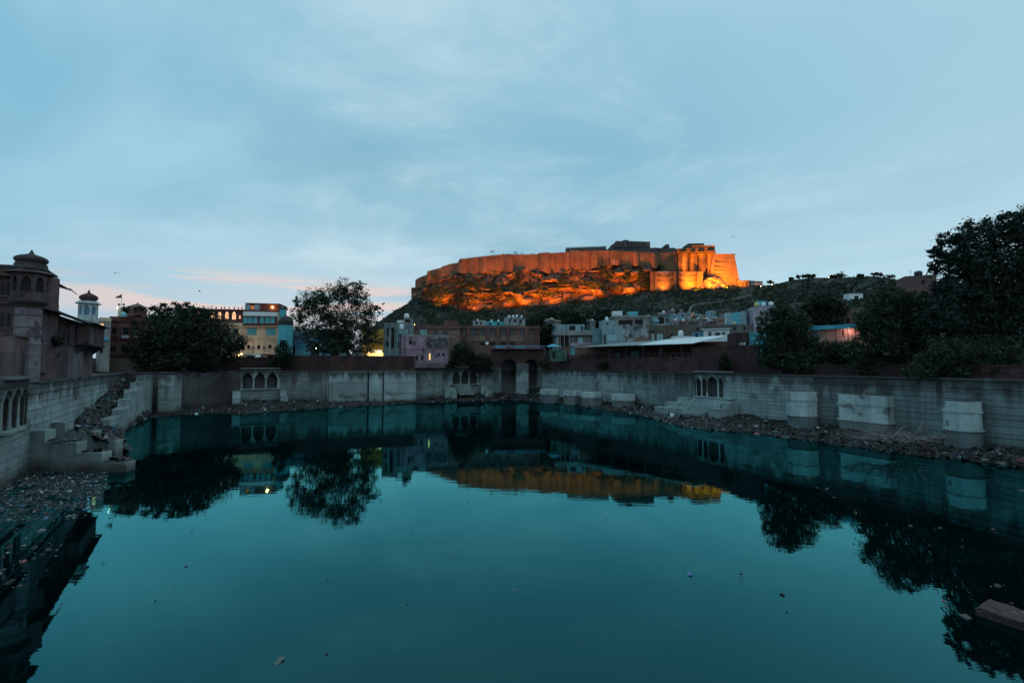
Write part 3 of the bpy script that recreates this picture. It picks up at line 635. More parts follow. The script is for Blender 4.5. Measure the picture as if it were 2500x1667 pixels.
def litter(label, pts, nor_tilt, size, name='litter', w=None):
    n = len(pts); ang = RNG.uniform(0, 6.28, n); s1 = size * np.clip(RNG.lognormal(-.1, .75, n), .2, 6); s2 = s1 * RNG.uniform(.35, .9, n)
    t1 = RNG.normal(0, nor_tilt, n); t2 = RNG.normal(0, nor_tilt, n)
    ca, sa = np.cos(ang), np.sin(ang); ux = np.stack([ca, sa, t1], 1) * s1[:, None]; uy = np.stack([-sa, ca, t2], 1) * s2[:, None]
    q = np.stack([pts - ux - uy, pts + ux - uy * .7, pts + ux * .8 + uy, pts - ux * .6 + uy * 1.1, pts + np.array([0, 0, 1]) * (s2 * .8 + .02)[:, None]], 1)
    c = PALETTE[RNG.choice(len(PALETTE), n, p=w)] * (.12 + .95 * RNG.uniform(0, 1, (n, 1)) ** 2.6); cols = np.concatenate([np.repeat(c, 5, 0), np.ones((n * 5, 1))], 1)
    k = np.arange(n)[:, None] * 5; Q = np.concatenate([k + np.array(f) for f in ((0, 1, 4), (1, 2, 4), (2, 3, 4), (3, 0, 4))], 0)
    o = npmesh(name, q.reshape(-1, 3), Q, LITM, cols=cols); tag(o, label, 'litter', kind='stuff'); return o
def on_bank(G, n, lo=0., hi=1., lift=.05):
    i = RNG.uniform(0, G.shape[0] - 1.001, n); j = (lo + (hi - lo) * RNG.uniform(0, 1, n) ** 1.2) * (G.shape[1] - 1.001); i0, j0 = i.astype(int), j.astype(int); fi, fj = (i - i0)[:, None], (j - j0)[:, None]
    return (G[i0, j0] * (1 - fi) * (1 - fj) + G[i0 + 1, j0] * fi * (1 - fj) + G[i0, j0 + 1] * (1 - fi) * fj + G[i0 + 1, j0 + 1] * fi * fj) + np.array([0, 0, lift])
def gz(px, py): p = GZ(px, py, 0); return (p.x, p.y)
WP = np.ones(len(PALETTE)); WP[[4, 5, 6, 12, 13]] = 7.0; WP[[0, 1]] = .9; WP /= WP.sum(); WF = np.ones(len(PALETTE)); WF[[4, 5, 6, 12, 13]] = 3.5; WF[[0, 1, 2, 7, 8]] = 1.6; WF[[9, 10, 11, 3]] = .25; WF /= WF.sum()
B1 = bank('dark rubble shore along the far wall', [gz(362, 1022), gz(450, 1014), gz(540, 1009), gz(600, 1012), (gz(690, 1004)), gz(800, 996), gz(900, 991), gz(1015, 984), gz(1110, 981)], [W2(4), W2(5), W2(6), W2(7), W2(8), W2(9)], [1.0, 1.2, 2.4, 1.6, .7, .6, .8, 1.4], 1.3)
litter('scraps of rubbish strewn on the far shore', on_bank(B1, 4000), .5, .11, w=WP)
B2 = bank('heaped rubble in front of the gateway', [gz(1105, 981), gz(1180, 979), gz(1250, 976), gz(1330, 984)], [W2(9), W2(10), lerp2(W2(10), W2(11), .5), W2(11)], [1.6, 2.2, 2.0, 1.6], 4.1, 50)
litter('pale scraps of rubbish below the gateway', on_bank(B2, 3600), .5, .12, w=WP)
B3 = bank('long rubble bank below the right wall', [gz(1330, 982), gz(1400, 991), gz(1470, 1000), gz(1560, 1013), gz(1640, 1038), gz(1720, 1050), gz(1850, 1060), gz(2000, 1082), gz(2120, 1098), gz(2250, 1116), gz(2380, 1126), gz(2560, 1150)],
          [W2(11), W2(12), W2(13), W2(14), W2(15), W2(16), W2(17), lerp2(W2(17), W2(18), .4)], [1.4, .9, 1.0, 1.3, 1.6, 1.8, 1.5, 1.2, 1.6], 7.7, 150, 18)
litter('rubbish scattered along the right bank', on_bank(B3, 14000), .5, .10, w=WP)
B4 = bank('rubble slope filling the ghat beside the palace wall', [gz(318, 1098), gz(302, 1072), gz(300, 1055), (-50.2 * S, 61 * S), (-55.5 * S, 70.5 * S), (-59 * S, 74 * S)], [(-33.0 * S, 36.5 * S), (-41 * S, 42.5 * S), (-47 * S, 51 * S), (-53 * S, 60 * S), (-59.6 * S, 70 * S), (-61.5 * S, 73 * S)], [3.4, 4.0, 4.8, 6.5, 8.5, 9.5], 2.2, 80, 16)
B4[:, :, 2] += 0
litter('rubbish piled on the ghat slope', on_bank(B4, 7500), .5, .12, w=WP)
def drift(P, thr, sc_=.35):
    k = np.array([noise.fractal(Vector((p[0] * sc_, p[1] * sc_ * 1.6, 2)), 1, 2, 3) for p in P]); return P[k + RNG.normal(0, .15, len(P)) > thr]
def region(poly, n):
    P = [gz(*p) for p in poly]; tri = [(P[0], P[i], P[i + 1]) for i in range(1, len(P) - 1)]
    A = np.array([abs((b[0] - a[0]) * (c[1] - a[1]) - (c[0] - a[0]) * (b[1] - a[1])) for a, b, c in tri]); k = RNG.choice(len(tri), n, p=A / A.sum())
    T = np.array(tri)[k]; r1 = np.sqrt(RNG.uniform(0, 1, n))[:, None]; r2 = RNG.uniform(0, 1, n)[:, None]
    q = T[:, 0] * (1 - r1) + T[:, 1] * r1 * (1 - r2) + T[:, 2] * r1 * r2; return np.concatenate([q, np.full((n, 1), .015)], 1)
R1 = region([(-60, 1150), (120, 1142), (262, 1140), (262, 1180), (240, 1240), (190, 1310), (90, 1350), (-60, 1400)], 14000); c1 = np.array([*gz(40, 1200), 0]); R1 = R1[(np.linalg.norm((R1 - c1) * np.array([.8, 1.0, 0]), axis=1) + RNG.normal(0, 2.6, len(R1))) < 10.5]
litter('floating rubbish on the water beside the palace stair', drift(R1, -.25), .10, .045, 'floating_litter', WF)
litter('sparse floating scraps under the palace reflection', region([(-60, 1330), (160, 1310), (110, 1420), (-60, 1460)], 90), .15, .08, 'floating_litter')
litter('scraps drifting on the water under the right trees', np.concatenate([region([(1900, 1150), (2500, 1180), (2560, 1420), (2200, 1380), (2000, 1300)], 60), region([(2250, 1380), (2560, 1420), (2560, 1667), (2350, 1560)], 30)]), .12, .055, 'floating_litter')
litter('lone scraps on the open water', region([(300, 1250), (1900, 1200), (2000, 1500), (1500, 1660), (300, 1660)], 46), .12, .045, 'floating_litter')

# fallen slabs, stray beam, brushwood
SLAB = mat('pale fallen slab', (.55, .60, .62), (.42, .47, .50), sc=.6, fine=.3, bump=.3)
for lab, pl, h, zb, til in (('long pale fallen slab on the right bank', [(1826, 1016), (1872, 1020), (1862, 1027), (1828, 1025)], .3, .9, .12), ('small pale slab chunk left of the six-sided buttress', [(1897, 1023), (1916, 1024), (1914, 1034), (1900, 1033)], .35, .7, -.1),
                            ('broad pale slab between the two banded buttresses', [(1988, 1036), (2052, 1040), (2052, 1054), (2010, 1056)], .45, .8, .1), ('small white slab at the foot of the pavilion steps', [(1636, 1010), (1648, 1010), (1646, 1014), (1635, 1015)], .3, .9, .1)):
    P = [GZ(x, y, zb) for x, y in pl]; c = sum(P, Vector()) / 4; o = MB().prism([(p.x - c.x, p.y - c.y) for p in P], -h, .12, .93).build('stone_slab', SLAB)
    o.location = c; o.rotation_euler = (til, til * .5, 0); tag(o, lab, 'slab')
P = [GZ(2381, 1500, 0), GZ(2560, 1560, 0), GZ(2560, 1530, 0), GZ(2414, 1478, 0)]; c = sum(P, Vector()) / 4
mb = MB(); Q_ = [Vector((p.x - c.x, p.y - c.y, 0)) for p in P]; NU, NV = 26, 7; prof = [(0, -.3), (0, .1), (0, .40), (.08, .43), (.5, .42), (.92, .43), (1, .39), (1, -.3)]
V = []
for i in range(NU + 1):
    for v_, z_ in prof:
        a_ = Q_[0].lerp(Q_[1], i / NU); b_ = Q_[3].lerp(Q_[2], i / NU); p_ = a_.lerp(b_, v_); n_ = noise.fractal(Vector((p_.x * 2.2, p_.y * 2.2, z_ * 3)), 1, 2, 4)
        V.append((p_.x + n_ * .05, p_.y + n_ * .06, z_ + n_ * .045 - (.12 if i in (0, NU) and z_ > 0 else 0)))
m_ = len(prof); F_ = [(i * m_ + j, (i + 1) * m_ + j, (i + 1) * m_ + j + 1, i * m_ + j + 1) for i in range(NU) for j in range(m_ - 1)] + [tuple(range(m_)), tuple(range(NU * m_ + m_ - 1, NU * m_ - 1, -1))]
o = mb.add(V, F_).build('stone_beam', mat('brown stone beam', (.15, .092, .076), (.06, .042, .038), sc=1.4, fine=.6, bump=.8, spots=(3., .6, (.20, .16, .14)))); o.location = (c.x, c.y, 0); tag(o, 'brown stone beam lying in the shallows beside the near rubbish', 'stone beam')
e = thing('brushwood_pile', 'heap of dry grey branches fallen beside the square buttress', 'brushwood', GZ(2195, 1078, 1.5))
TWIG = mat('dry twig', (.34, .30, .29), (.22, .19, .18), sc=2, fine=.3, bump=.2); tw = []
for k in range(6):
    r_ = random.Random(k); p = Vector((0, 0, 0)); d = Vector((1, 0, .1)); pts = [p.copy()]
    for i in range(6): d = (d + Vector((0, r_.uniform(-.25, .25), r_.uniform(-.18, .14)))).normalized(); p += d * .75; pts.append(p.copy())
    mb = MB().tube(pts, [.075, .065, .055, .045, .035, .02, .01], 5)
    for q in (2, 3, 4): mb.tube([pts[q], pts[q] + Vector((.6, r_.uniform(-.7, .7), r_.uniform(-.1, .4))), pts[q] + Vector((1.2, r_.uniform(-1, 1), r_.uniform(-.2, .5)))], [.03, .02, .008], 4)
    o = mb.build('branch', TWIG, e); tw.append(o)
for k in range(64):
    o = tw[k] if k < 6 else link('branch', tw[k % 6].data, e)
    o.location = (random.uniform(-4.5, 4), random.uniform(-1.6, 1.8), random.uniform(.1, 1.0)); o.rotation_euler = (random.uniform(-.4, .4), random.uniform(-.30, .12), random.choice((2.6, 3.0, 3.5, .2, -.4, 4.2)) + random.uniform(-.5, .5)); o.scale = (random.uniform(.7, 1.2),) * 3

# rubbish lying on the stepped walls, weeds along the shores
pt = []
for p0, p1, top, y in ((108, 187, 1077, 34.2), (187, 250, 1104, 34.2), (250, 310, 1128, 34.2), (157, 226, 1052, 38.6), (226, 282, 1074, 38.6)):
    for k in range(150):
        q = U(random.uniform(p0 + 4, p1 - 3), top, y); pt.append((q.x, q.y + random.uniform(.1, 1.2), zat(top, y) + .03))
litter('rubbish caught on the stepped stair walls', np.array(pt), .5, .10, w=WP)
WEED = leafmat('bank weed', (.010, .020, .010), (.045, .060, .030)); pt = []
for G, n in ((B1, 60), (B2, 50), (B3, 110), (B4, 40)):
    c = on_bank(G, n, .1, 1., .1); pt.append(np.repeat(c, 26, 0) + np.clip(RNG.normal(0, 1, (n * 26, 3)), -1.6, 1.6) * np.array([.35, .35, .22]))
pt = np.concatenate(pt); nq = RNG.normal(0, 1, (len(pt), 3)); nq /= np.linalg.norm(nq, axis=1)[:, None]; aq = np.cross(nq, RNG.normal(0, 1, (len(pt), 3))); aq /= np.linalg.norm(aq, axis=1)[:, None]; bq = np.cross(nq, aq) * .05; aq *= .16; aq[:, 2] = np.abs(aq[:, 2]) + .05
tag(npmesh('bank_weeds', np.stack([pt - bq, pt + bq, pt + aq + bq * .4, pt + aq - bq * .4], 1).reshape(-1, 3), np.arange(len(pt) * 4).reshape(-1, 4), WEED), 'weeds sprouting from the rubble banks', 'weeds', kind='stuff')
# ---------------------------------------------------------------- the palace on the left
def chhatri_parts(e, cx, cy, z0, R, n, hp, eave, dome, m, dm, rot=0., rail=0., core=OPEN, kind='cusp'):
    # open pavilion of n sides: plinth, piers with arches, eave, drum, dome with finial
    L = 2 * R * math.sin(math.pi / n); ap = R * math.cos(math.pi / n)
    MB().lathe([(R * 1.06, z0 - .25), (R * 1.06, z0)], n, cx, cy, rot).build('plinth', m, e)
    for k in range(n):
        a = rot + 2 * math.pi * (k + .5) / n; T = Matrix.Translation((cx, cy, z0)) @ Matrix.Rotation(a + math.pi / 2, 4, 'Z')
        mb = MB(); mb.M = T; t = L * .17
        mb.box(-L / 2, -L / 2 + t, -ap, -ap + .28, .002, hp).box(L / 2 - t, L / 2, -ap, -ap + .28, .002, hp); mb.build('pier', m, e)
        mb = MB(); mb.M = T; mb.arch(-L / 2 + t, L / 2 - t, hp * .66, hp * .90, hp, -ap + .01, -ap + .26, 10, kind); mb.build('arch', m, e)
        if rail: mb = MB(); mb.M = T; mb.box(-L / 2 + t, L / 2 - t, -ap + .05, -ap + .18, .002, hp * rail); mb.build('parapet', m, e)
    z = z0 + hp
    MB().lathe([(R * .80, z0 + .003), (R * .80, z - .01)], n, cx, cy, rot).build('inner_core', core, e)  # solid core; its dark default colour paints the shade inside the arches
    MB().lathe([(R * 1.02, z + .003), (R * 1.02, z + .16), (R * eave, z + .06), (R * eave, z + .12), (R * 1.0, z + .42), (R * 1.0, z + .55)], n, cx, cy, rot).build('eave', m, e)
    z += .553; d = MB().lathe([(R * r, z + R * q) for r, q in dome], 24, cx, cy, rot).build('dome', dm, e, True)
    zt = z + R * dome[-1][1]; r = R * .09
    MB().lathe([(r * 1.6, zt - .02), (r * 1.9, zt + r), (r * .8, zt + r * 1.8), (r * 1.3, zt + r * 2.8), (r * .5, zt + r * 3.6), (.01, zt + r * 5.5)], 10, cx, cy).build('finial', dm, d, True)
pf = Facade('palace', 'old carved sandstone palace rising over the tank wall', 'palace', (-33.2 * S, 29.5 * S), (-52 * S, 57 * S), TZ + .2)
P_ = pf.e
def zz(px, py): return pf.w(px, py)[1]
def xx(px, py=800): return pf.w(px, py)[0]
# lower storeys
pf.body(xx(38, 860), xx(228, 840), zz(150, 838), 9, PAL, [(118, 858, 128, 872, 'o'), (140, 862, 148, 874, 'o'), (206, 850, 213, 872, 'o')], rev=.35)
pf.lbox('plaster_panel', xx(165, 870), xx(201, 870), -.05, -.004, .05, zz(183, 858), PALP)
pf.lbox('ledge', xx(40, 840), xx(228, 840), -.25, .4, zz(150, 838) + .004, zz(150, 838) + .22, PAL)
zl = zz(150, 838) + .23
# middle storey (wing) with ribbed pilasters, eave above
xw0, xw1 = xx(101, 790), xx(228, 800); zw = zz(150, 772)
pf.body(xw0, xw1, zw, 8, PAL, [(110, 795, 117, 830, 'o'), (125, 800, 131, 832, 'c'), (137, 804, 142, 834, 'o'), (149, 806, 158, 836, 'c'), (163, 808, 170, 838, 'o'), (188, 806, 193, 828, 'o'), (198, 808, 203, 828, 'c'), (208, 810, 213, 828, 'o')], rev=.4, zb=zl, name='wing_wall')
for k, px in enumerate(range(104, 226, 6)):
    x = xx(px, 800); pf.lbox('pilaster', x - .12, x + .12, -.14, -.004, zl, zw - .35, PAL)
MB().hexa([(xw0 - .3, -1.9, zw - .35), (xw1 + .3, -1.9, zw - .35), (xw1 + .3, .2, zw + .25), (xw0 - .3, .2, zw + .25), (xw0 - .3, -1.9, zw - .2), (xw1 + .3, -1.9, zw - .2), (xw1 + .3, .2, zw + .45), (xw0 - .3, .2, zw + .45)]).build('eave', PALP, P_)
# projecting balcony at the far end of the wing
xb0, xb1 = xx(184, 815), xx(226, 815); zb0, zb1 = zz(205, 842), zz(205, 794)
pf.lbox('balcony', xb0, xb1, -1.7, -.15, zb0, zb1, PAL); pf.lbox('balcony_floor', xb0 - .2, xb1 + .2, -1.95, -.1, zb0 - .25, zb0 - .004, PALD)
for k in range(9):
    x = xb0 + (xb1 - xb0) * (k + .5) / 9; pf.lbox('balcony_pillar', x - .13, x + .13, -1.78, -1.704, zb0 + .3, zb1 - .3, PALP if k % 2 else PAL)
MB().hexa([(xb0 - .5, -2.7, zb1 - .1), (xb1 + .5, -2.7, zb1 - .1), (xb1 + .2, -.1, zb1 + .45), (xb0 - .2, -.1, zb1 + .45), (xb0 - .5, -2.7, zb1 + .02), (xb1 + .5, -2.7, zb1 + .02), (xb1 + .2, -.1, zb1 + .7), (xb0 - .2, -.1, zb1 + .7)]).build('balcony_roof', PALP, P_)
for x in (xb0 + .5, (xb0 + xb1) / 2, xb1 - .5):
    MB().hexa([(x - .15, -.3, zb0 - 1.6), (x + .15, -.3, zb0 - 1.6), (x + .15, -.05, zb0 - 1.6), (x - .15, -.05, zb0 - 1.6), (x - .15, -1.7, zb0 - .26), (x + .15, -1.7, zb0 - .26), (x + .15, -.05, zb0 - .26), (x - .15, -.05, zb0 - .26)]).build('bracket', PALD, P_)
# upper storey: wing behind the corner tower, its broken end stepping down
x0, x1 = xx(104, 720), xx(160, 720); zu0, zu1 = zw + .46, zz(135, 684)
pf.body(x0, x1, zu1, 7, PAL, [(128, 735, 131, 752, 'o'), (134, 736, 137, 754, 'o'), (141, 738, 145, 756, 'o')], zb=zu0, name='upper_wall', y0=.8)
for k in range(8):
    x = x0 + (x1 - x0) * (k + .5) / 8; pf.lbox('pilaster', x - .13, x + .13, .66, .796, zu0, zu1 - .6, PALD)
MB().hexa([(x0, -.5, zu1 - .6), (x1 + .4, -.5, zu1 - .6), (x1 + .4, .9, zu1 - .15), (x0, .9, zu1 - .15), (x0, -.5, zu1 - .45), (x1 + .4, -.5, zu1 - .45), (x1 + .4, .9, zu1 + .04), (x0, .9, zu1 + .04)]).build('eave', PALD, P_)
pf.lbox('parapet', x0, x1, .82, 1.1, zu1 + .05, zu1 + 1.1, WHITEW)
for k in range(14):
    x = x0 + (x1 - x0) * (k + .25) / 14; MB().hexa([(x, .84, zu1 + 1.1), (x + .35, .84, zu1 + 1.1), (x + .35, 1.08, zu1 + 1.1), (x, 1.08, zu1 + 1.1), (x + .1, .9, zu1 + 1.5), (x + .25, .9, zu1 + 1.5), (x + .25, 1.02, zu1 + 1.5), (x + .1, 1.02, zu1 + 1.5)]).build('merlon', PALD, P_)
hh = zu1 - zu0
for k, (a, b) in enumerate(((.62, 1.0), (.36, 1.9), (.16, 3.0))): pf.lbox('broken_wall', x1 + (0 if k == 0 else (.9, 1.9)[k - 1]) + .004, x1 + b, 1.0, 4.5, zu0, zu0 + hh * a, PALD)
MB().tube([(x1 + .2, -.4, zu1 - .3), (x1 + 2.2, -.9, zu1 - .9)], [.09, .06]).build('roof_strut', PALD, P_)
# main block left of the tower: its front faces the tank squarely
mbk = FP('main_block', '', 'x', -90, 36, 33.6, 34.4, 905); bpy.context.view_layer.update()
for k in ('label', 'category'):
    if k in mbk.e: del mbk.e[k]
mw = mbk.e.matrix_world.copy(); mbk.e.parent = P_; mbk.e.matrix_basis = P_.matrix_world.inverted() @ mw
zt_ = mbk.w(10, 655)[1]
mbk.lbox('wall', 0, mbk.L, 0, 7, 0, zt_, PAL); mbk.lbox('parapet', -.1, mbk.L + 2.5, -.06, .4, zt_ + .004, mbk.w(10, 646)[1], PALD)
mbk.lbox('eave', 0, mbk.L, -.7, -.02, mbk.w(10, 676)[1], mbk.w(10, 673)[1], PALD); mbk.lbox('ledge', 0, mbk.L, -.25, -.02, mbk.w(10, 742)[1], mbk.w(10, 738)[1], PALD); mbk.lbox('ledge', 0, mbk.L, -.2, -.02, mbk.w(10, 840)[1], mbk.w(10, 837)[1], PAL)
for r in ((2, 690, 9, 722), (17, 690, 24, 722), (2, 765, 9, 800), (18, 765, 25, 800)):
    x0, x1, z0, z1 = mbk.rect(*r); mbk.lbox('window', x0, x1, -.05, -.008, z0, z1, OPEN); mbk.lbox('sill', x0 - .1, x1 + .1, -.2, -.052, z0 - .12, z0 - .01, PALP)
x0, x1, z0, z1 = mbk.rect(-40, 840, 34, 863); mbk.lbox('plaster_panel', x0, x1, -.06, -.008, z0, z1, PALP)
x0, x1, z0, z1 = mbk.rect(-40, 866, 34, 886); mbk.lbox('opening', x0, x1, -.04, -.008, z0, z1, OPEN)
x0, x1, z0, z1 = mbk.rect(5, 867, 16, 876); mbk.lbox('sign_board', x0, x1, -.12, -.05, z0, z1, flat('teal lit board', (.1, .5, .55), .5, emit=(.10, .75, .80), es=.30))
xm0, xm1 = -14, xx(40, 750); zm = zz(20, 648)
# the octagonal corner tower with its balcony storey and broad dome
tc = pf.w(72, 780); cx, cy = tc[0] + .2, .15; R = 1.25
n8 = math.pi / 8
MB().lathe([(R * 1.0, 0), (R * 1.0, zz(70, 842)), (R * 1.05, zz(70, 841)), (R * 1.05, zz(70, 838)), (R * .97, zz(70, 836))], 8, cx, cy, n8).build('tower_base', PALP, P_)
MB().lathe([(R * .96, zz(70, 836) + .003), (R * .96, zz(70, 752))], 8, cx, cy, n8).build('tower_shaft', PALP, P_)
zc0, zc1 = zz(70, 752), zz(70, 735)
for py in (770, 800, 822): MB().lathe([(R * 1.0, zz(70, py)), (R * 1.04, zz(70, py) + .06), (R * 1.0, zz(70, py) + .12)], 8, cx, cy, n8).build('moulding', PAL, P_)
MB().lathe([(R * .97, zc0 + .003), (R * 1.05, zc0 + .3), (R * 1.38, zc1 - .2), (R * 1.45, zc1)], 8, cx, cy, n8).build('corbel', PALD, P_)
chhatri_parts(P_, cx, cy, zc1 + .26, R * 1.32, 8, zz(70, 672) - zc1, 1.42, [(1.02, 0), (1.0, .10), (.92, .16), (.90, .30)], PAL, PALD, n8, .30, OPEN)
zd = zc1 + .26 + zz(70, 672) - zc1 + .553 + R * 1.32 * .30; Rd = R * 1.18
MB().lathe([(Rd * .86, zd), (Rd * .86, zd + .12), (Rd * 1.0, zd + .15), (Rd * 1.0, zd + .22), (Rd * .85, zd + .26)], 16, cx, cy).build('drum', PALP, P_)
d_ = MB().lathe([(Rd * .8, zd + .26), (Rd * 1.0, zd + .62), (Rd * 1.04, zd + .80), (Rd * .98, zd + .98), (Rd * .78, zd + 1.18), (Rd * .48, zd + 1.34), (Rd * .24, zd + 1.46), (Rd * .15, zd + 1.6)], 28, cx, cy).build('dome', PALD, P_, True)
MB().lathe([(.2, zd + 1.58), (.24, zd + 1.66), (.1, zd + 1.73), (.14, zd + 1.8), (.02, zd + 2.05)], 10, cx, cy).build('finial', PALD, d_, True)
for k in range(14):
    a = 2 * math.pi * k / 14; MB().hexa([(cx + Rd * q * math.cos(a + s_), cy + Rd * q * math.sin(a + s_), zd + h) for h, q in ((.32, .86), (.68, 1.01)) for q, s_ in ((q - .02, -.03), (q + .015, -.03), (q + .015, .03), (q - .02, .03))]).build('petal', PAL, d_)
# small white pavilion on the end of the wing
ce = thing('rooftop_pavilion', 'small whitewashed roof pavilion with a ribbed reddish dome', 'pavilion', pf.world(xx(216, 780), .1, 0), pf.e.rotation_euler.z)
MB().box(-3.6, 1.9, -1.5, 3.2, zw - .3, zz(214, 785)).build('roof_block', WHITEW, ce)
zb_ = zz(214, 785) + .26
chhatri_parts(ce, 0, 0, zb_, 1.42, 8, zz(214, 741) - zb_, 1.35, [(.72, 0), (.76, .07), (.74, .12), (.88, .24), (.95, .42), (.90, .62), (.72, .80), (.48, .90), (.40, .98), (.2, 1.04), (.12, 1.10)], WHITEW, mat('dark ribbed dome', (.10, .055, .06), (.06, .035, .04), sc=1., fine=.4), n8, .32, BLUE)
for k in range(8): MB().box(-3.5 + k * .28, -3.38 + k * .28, -1.45, -1.35, zz(214, 785), zz(214, 785) + 1.3 - .05 * k).build('baluster', WHITEW, ce)
MB().box(-3.6, -1.3, -1.48, -1.32, zz(214, 785) + 1.0, zz(214, 785) + 1.1).build('rail', WHITEW, ce)

# ---------------------------------------------------------------- buildings behind the far left corner
f = house('house', 'narrow cream house squeezed beside the palace pavilion', 238, 266, 775, 905, 74, 75, 8, GREY, [(241, 789, 254, 817, 'w'), (243, 846, 252, 862, 'o')], .9, CREAM)
f.box('awning', (238, 823, 263, 831), -1.2, -.1, CYANROOF)
f = house('house', 'red sandstone house with flag and roof kiosk', 262, 392, 774, 935, 79, 82, 10, mat('red house stone', (.22, .11, .105), (.15, .075, .075), sc=.2, fine=.4, streak=.4, brick=(1.2, .4, .03), bump=.3),
          [(273, 802, 284, 816, 'd'), (301, 802, 314, 818, 'd'), (330, 802, 343, 818, 'd'), (270, 844, 283, 860, 'd'), (296, 844, 314, 860, 'd'), (328, 844, 346, 860, 'd'), (274, 880, 296, 928, 'o'), (304, 880, 326, 928, 'o')], 1.0, MAROON, True)
f.box('ledge', (262, 826, 392, 829), -.5, -.02, MAROON); f.box('ledge', (262, 784, 392, 787), -.4, -.02, MAROON); f.box('ledge', (262, 866, 392, 869), -.5, -.02, MAROON)
for k in range(3): f.box('jharokha_hood', ((271, 799, 286, 801), (298, 798, 317, 800), (327, 798, 346, 800))[k], -.6, -.02, MAROON); f.box('balcony', ((272, 818, 285, 824), (299, 819, 316, 825), (328, 819, 345, 825))[k], -.55, -.02, WHITEW if k else MAROON)
y = 82; p = U(335, 774, y); r = 19.5 * y * S / FPX
k_ = thing('roof_kiosk', 'brown stone kiosk with a tiled pyramid roof on the red house', 'kiosk', p)
hk = zat(751, y) - zat(774, y); KIO = mat('kiosk brick', (.24, .125, .095), (.15, .08, .065), sc=.6, fine=.4, brick=(.5, .2, .02), bump=.2)
MB().lathe([(r * 1.06, 0), (r * 1.0, hk * .3), (r * .90, hk)], 8, 0, 0, n8).build('wall', KIO, k_)
for k in range(8):
    a = n8 * 2 * (k + .5); mb = MB(); mb.M = Matrix.Rotation(a + math.pi / 2, 4, 'Z'); mb.box(-.32, .32, -r * .945, -r * .80, hk * .32, hk * .86); mb.build('window', OPEN, k_)
rf = MB().lathe([(r * 1.12, hk + .01), (r * 1.14, hk + .12), (r * .6, hk + .62), (r * .05, hk + 1.25)], 4, 0, 0, math.pi / 4).build('roof', BROWN2, k_)
MB().lathe([(.08, hk + 1.2), (.14, hk + 1.35), (.02, hk + 1.8)], 8).build('finial', BROWN2, rf)
p = U(295, 774, 80); z_ = zat(714, 80) - p.z
fl = thing('flag_pole', 'flag pole with dark pennant and twin loudspeakers', 'flag pole', p)
MB().tube([(0, 0, 0), (0, 0, z_)], [.07, .035], 8).build('pole', METAL, fl)
fm = MB(); q = 10; W_ = 17 * 80 * S / FPX
for i in range(q):
    for sgn in (0,):
        a, b = i / q, (i + 1) / q; y0_, y1_ = .16 * math.sin(a * 7), .16 * math.sin(b * 7); zt_ = z_ - .35; hh_ = 1.25
        fm.hexa([(-W_ * a, y0_, zt_ - hh_), (-W_ * b, y1_, zt_ - hh_), (-W_ * b, y1_ + .02, zt_ - hh_), (-W_ * a, y0_ + .02, zt_ - hh_), (-W_ * a, y0_, zt_ - hh_ * a * .95), (-W_ * b, y1_, zt_ - hh_ * b * .95), (-W_ * b, y1_ + .02, zt_ - hh_ * b * .95), (-W_ * a, y0_ + .02, zt_ - hh_ * a * .95)])
fm.build('flag', flat('faded dark flag', (.09, .10, .11), .9), fl)
for sx_ in (-1, 1):
    mb = MB(); mb.M = Matrix.Translation((sx_ * .22, 0, z_ * .51)) @ Matrix.Rotation(sx_ * math.pi / 2, 4, 'Y'); mb.lathe([(.08, 0), (.1, .15), (.32, .5), (.34, .52), (.28, .5), (.05, .2)], 14); mb.build('loudspeaker', DARKM, fl, True)
h2 = house('roof_room', 'cream rooftop room behind the flag pole', 287, 313, 750, 774, 83, 83.5, 4, mat('dull cream wall', (.62, .58, .46), (.5, .47, .38), sc=.5, fine=.2, bump=.1), [(305, 757, 310, 768, 'o')], .2, cat='roof room', ground=False)
lamp_ball('wall_lamp', 'small lit lamp on the corner of the cream rooftop room', U(287, 752, 82.5), .14, LAMPW)
water_tank('small teal rooftop tank at the foot of the flag pole', 302, 762, 774, 11, 79.6, flat('teal tank', (.2, .5, .52), .5))

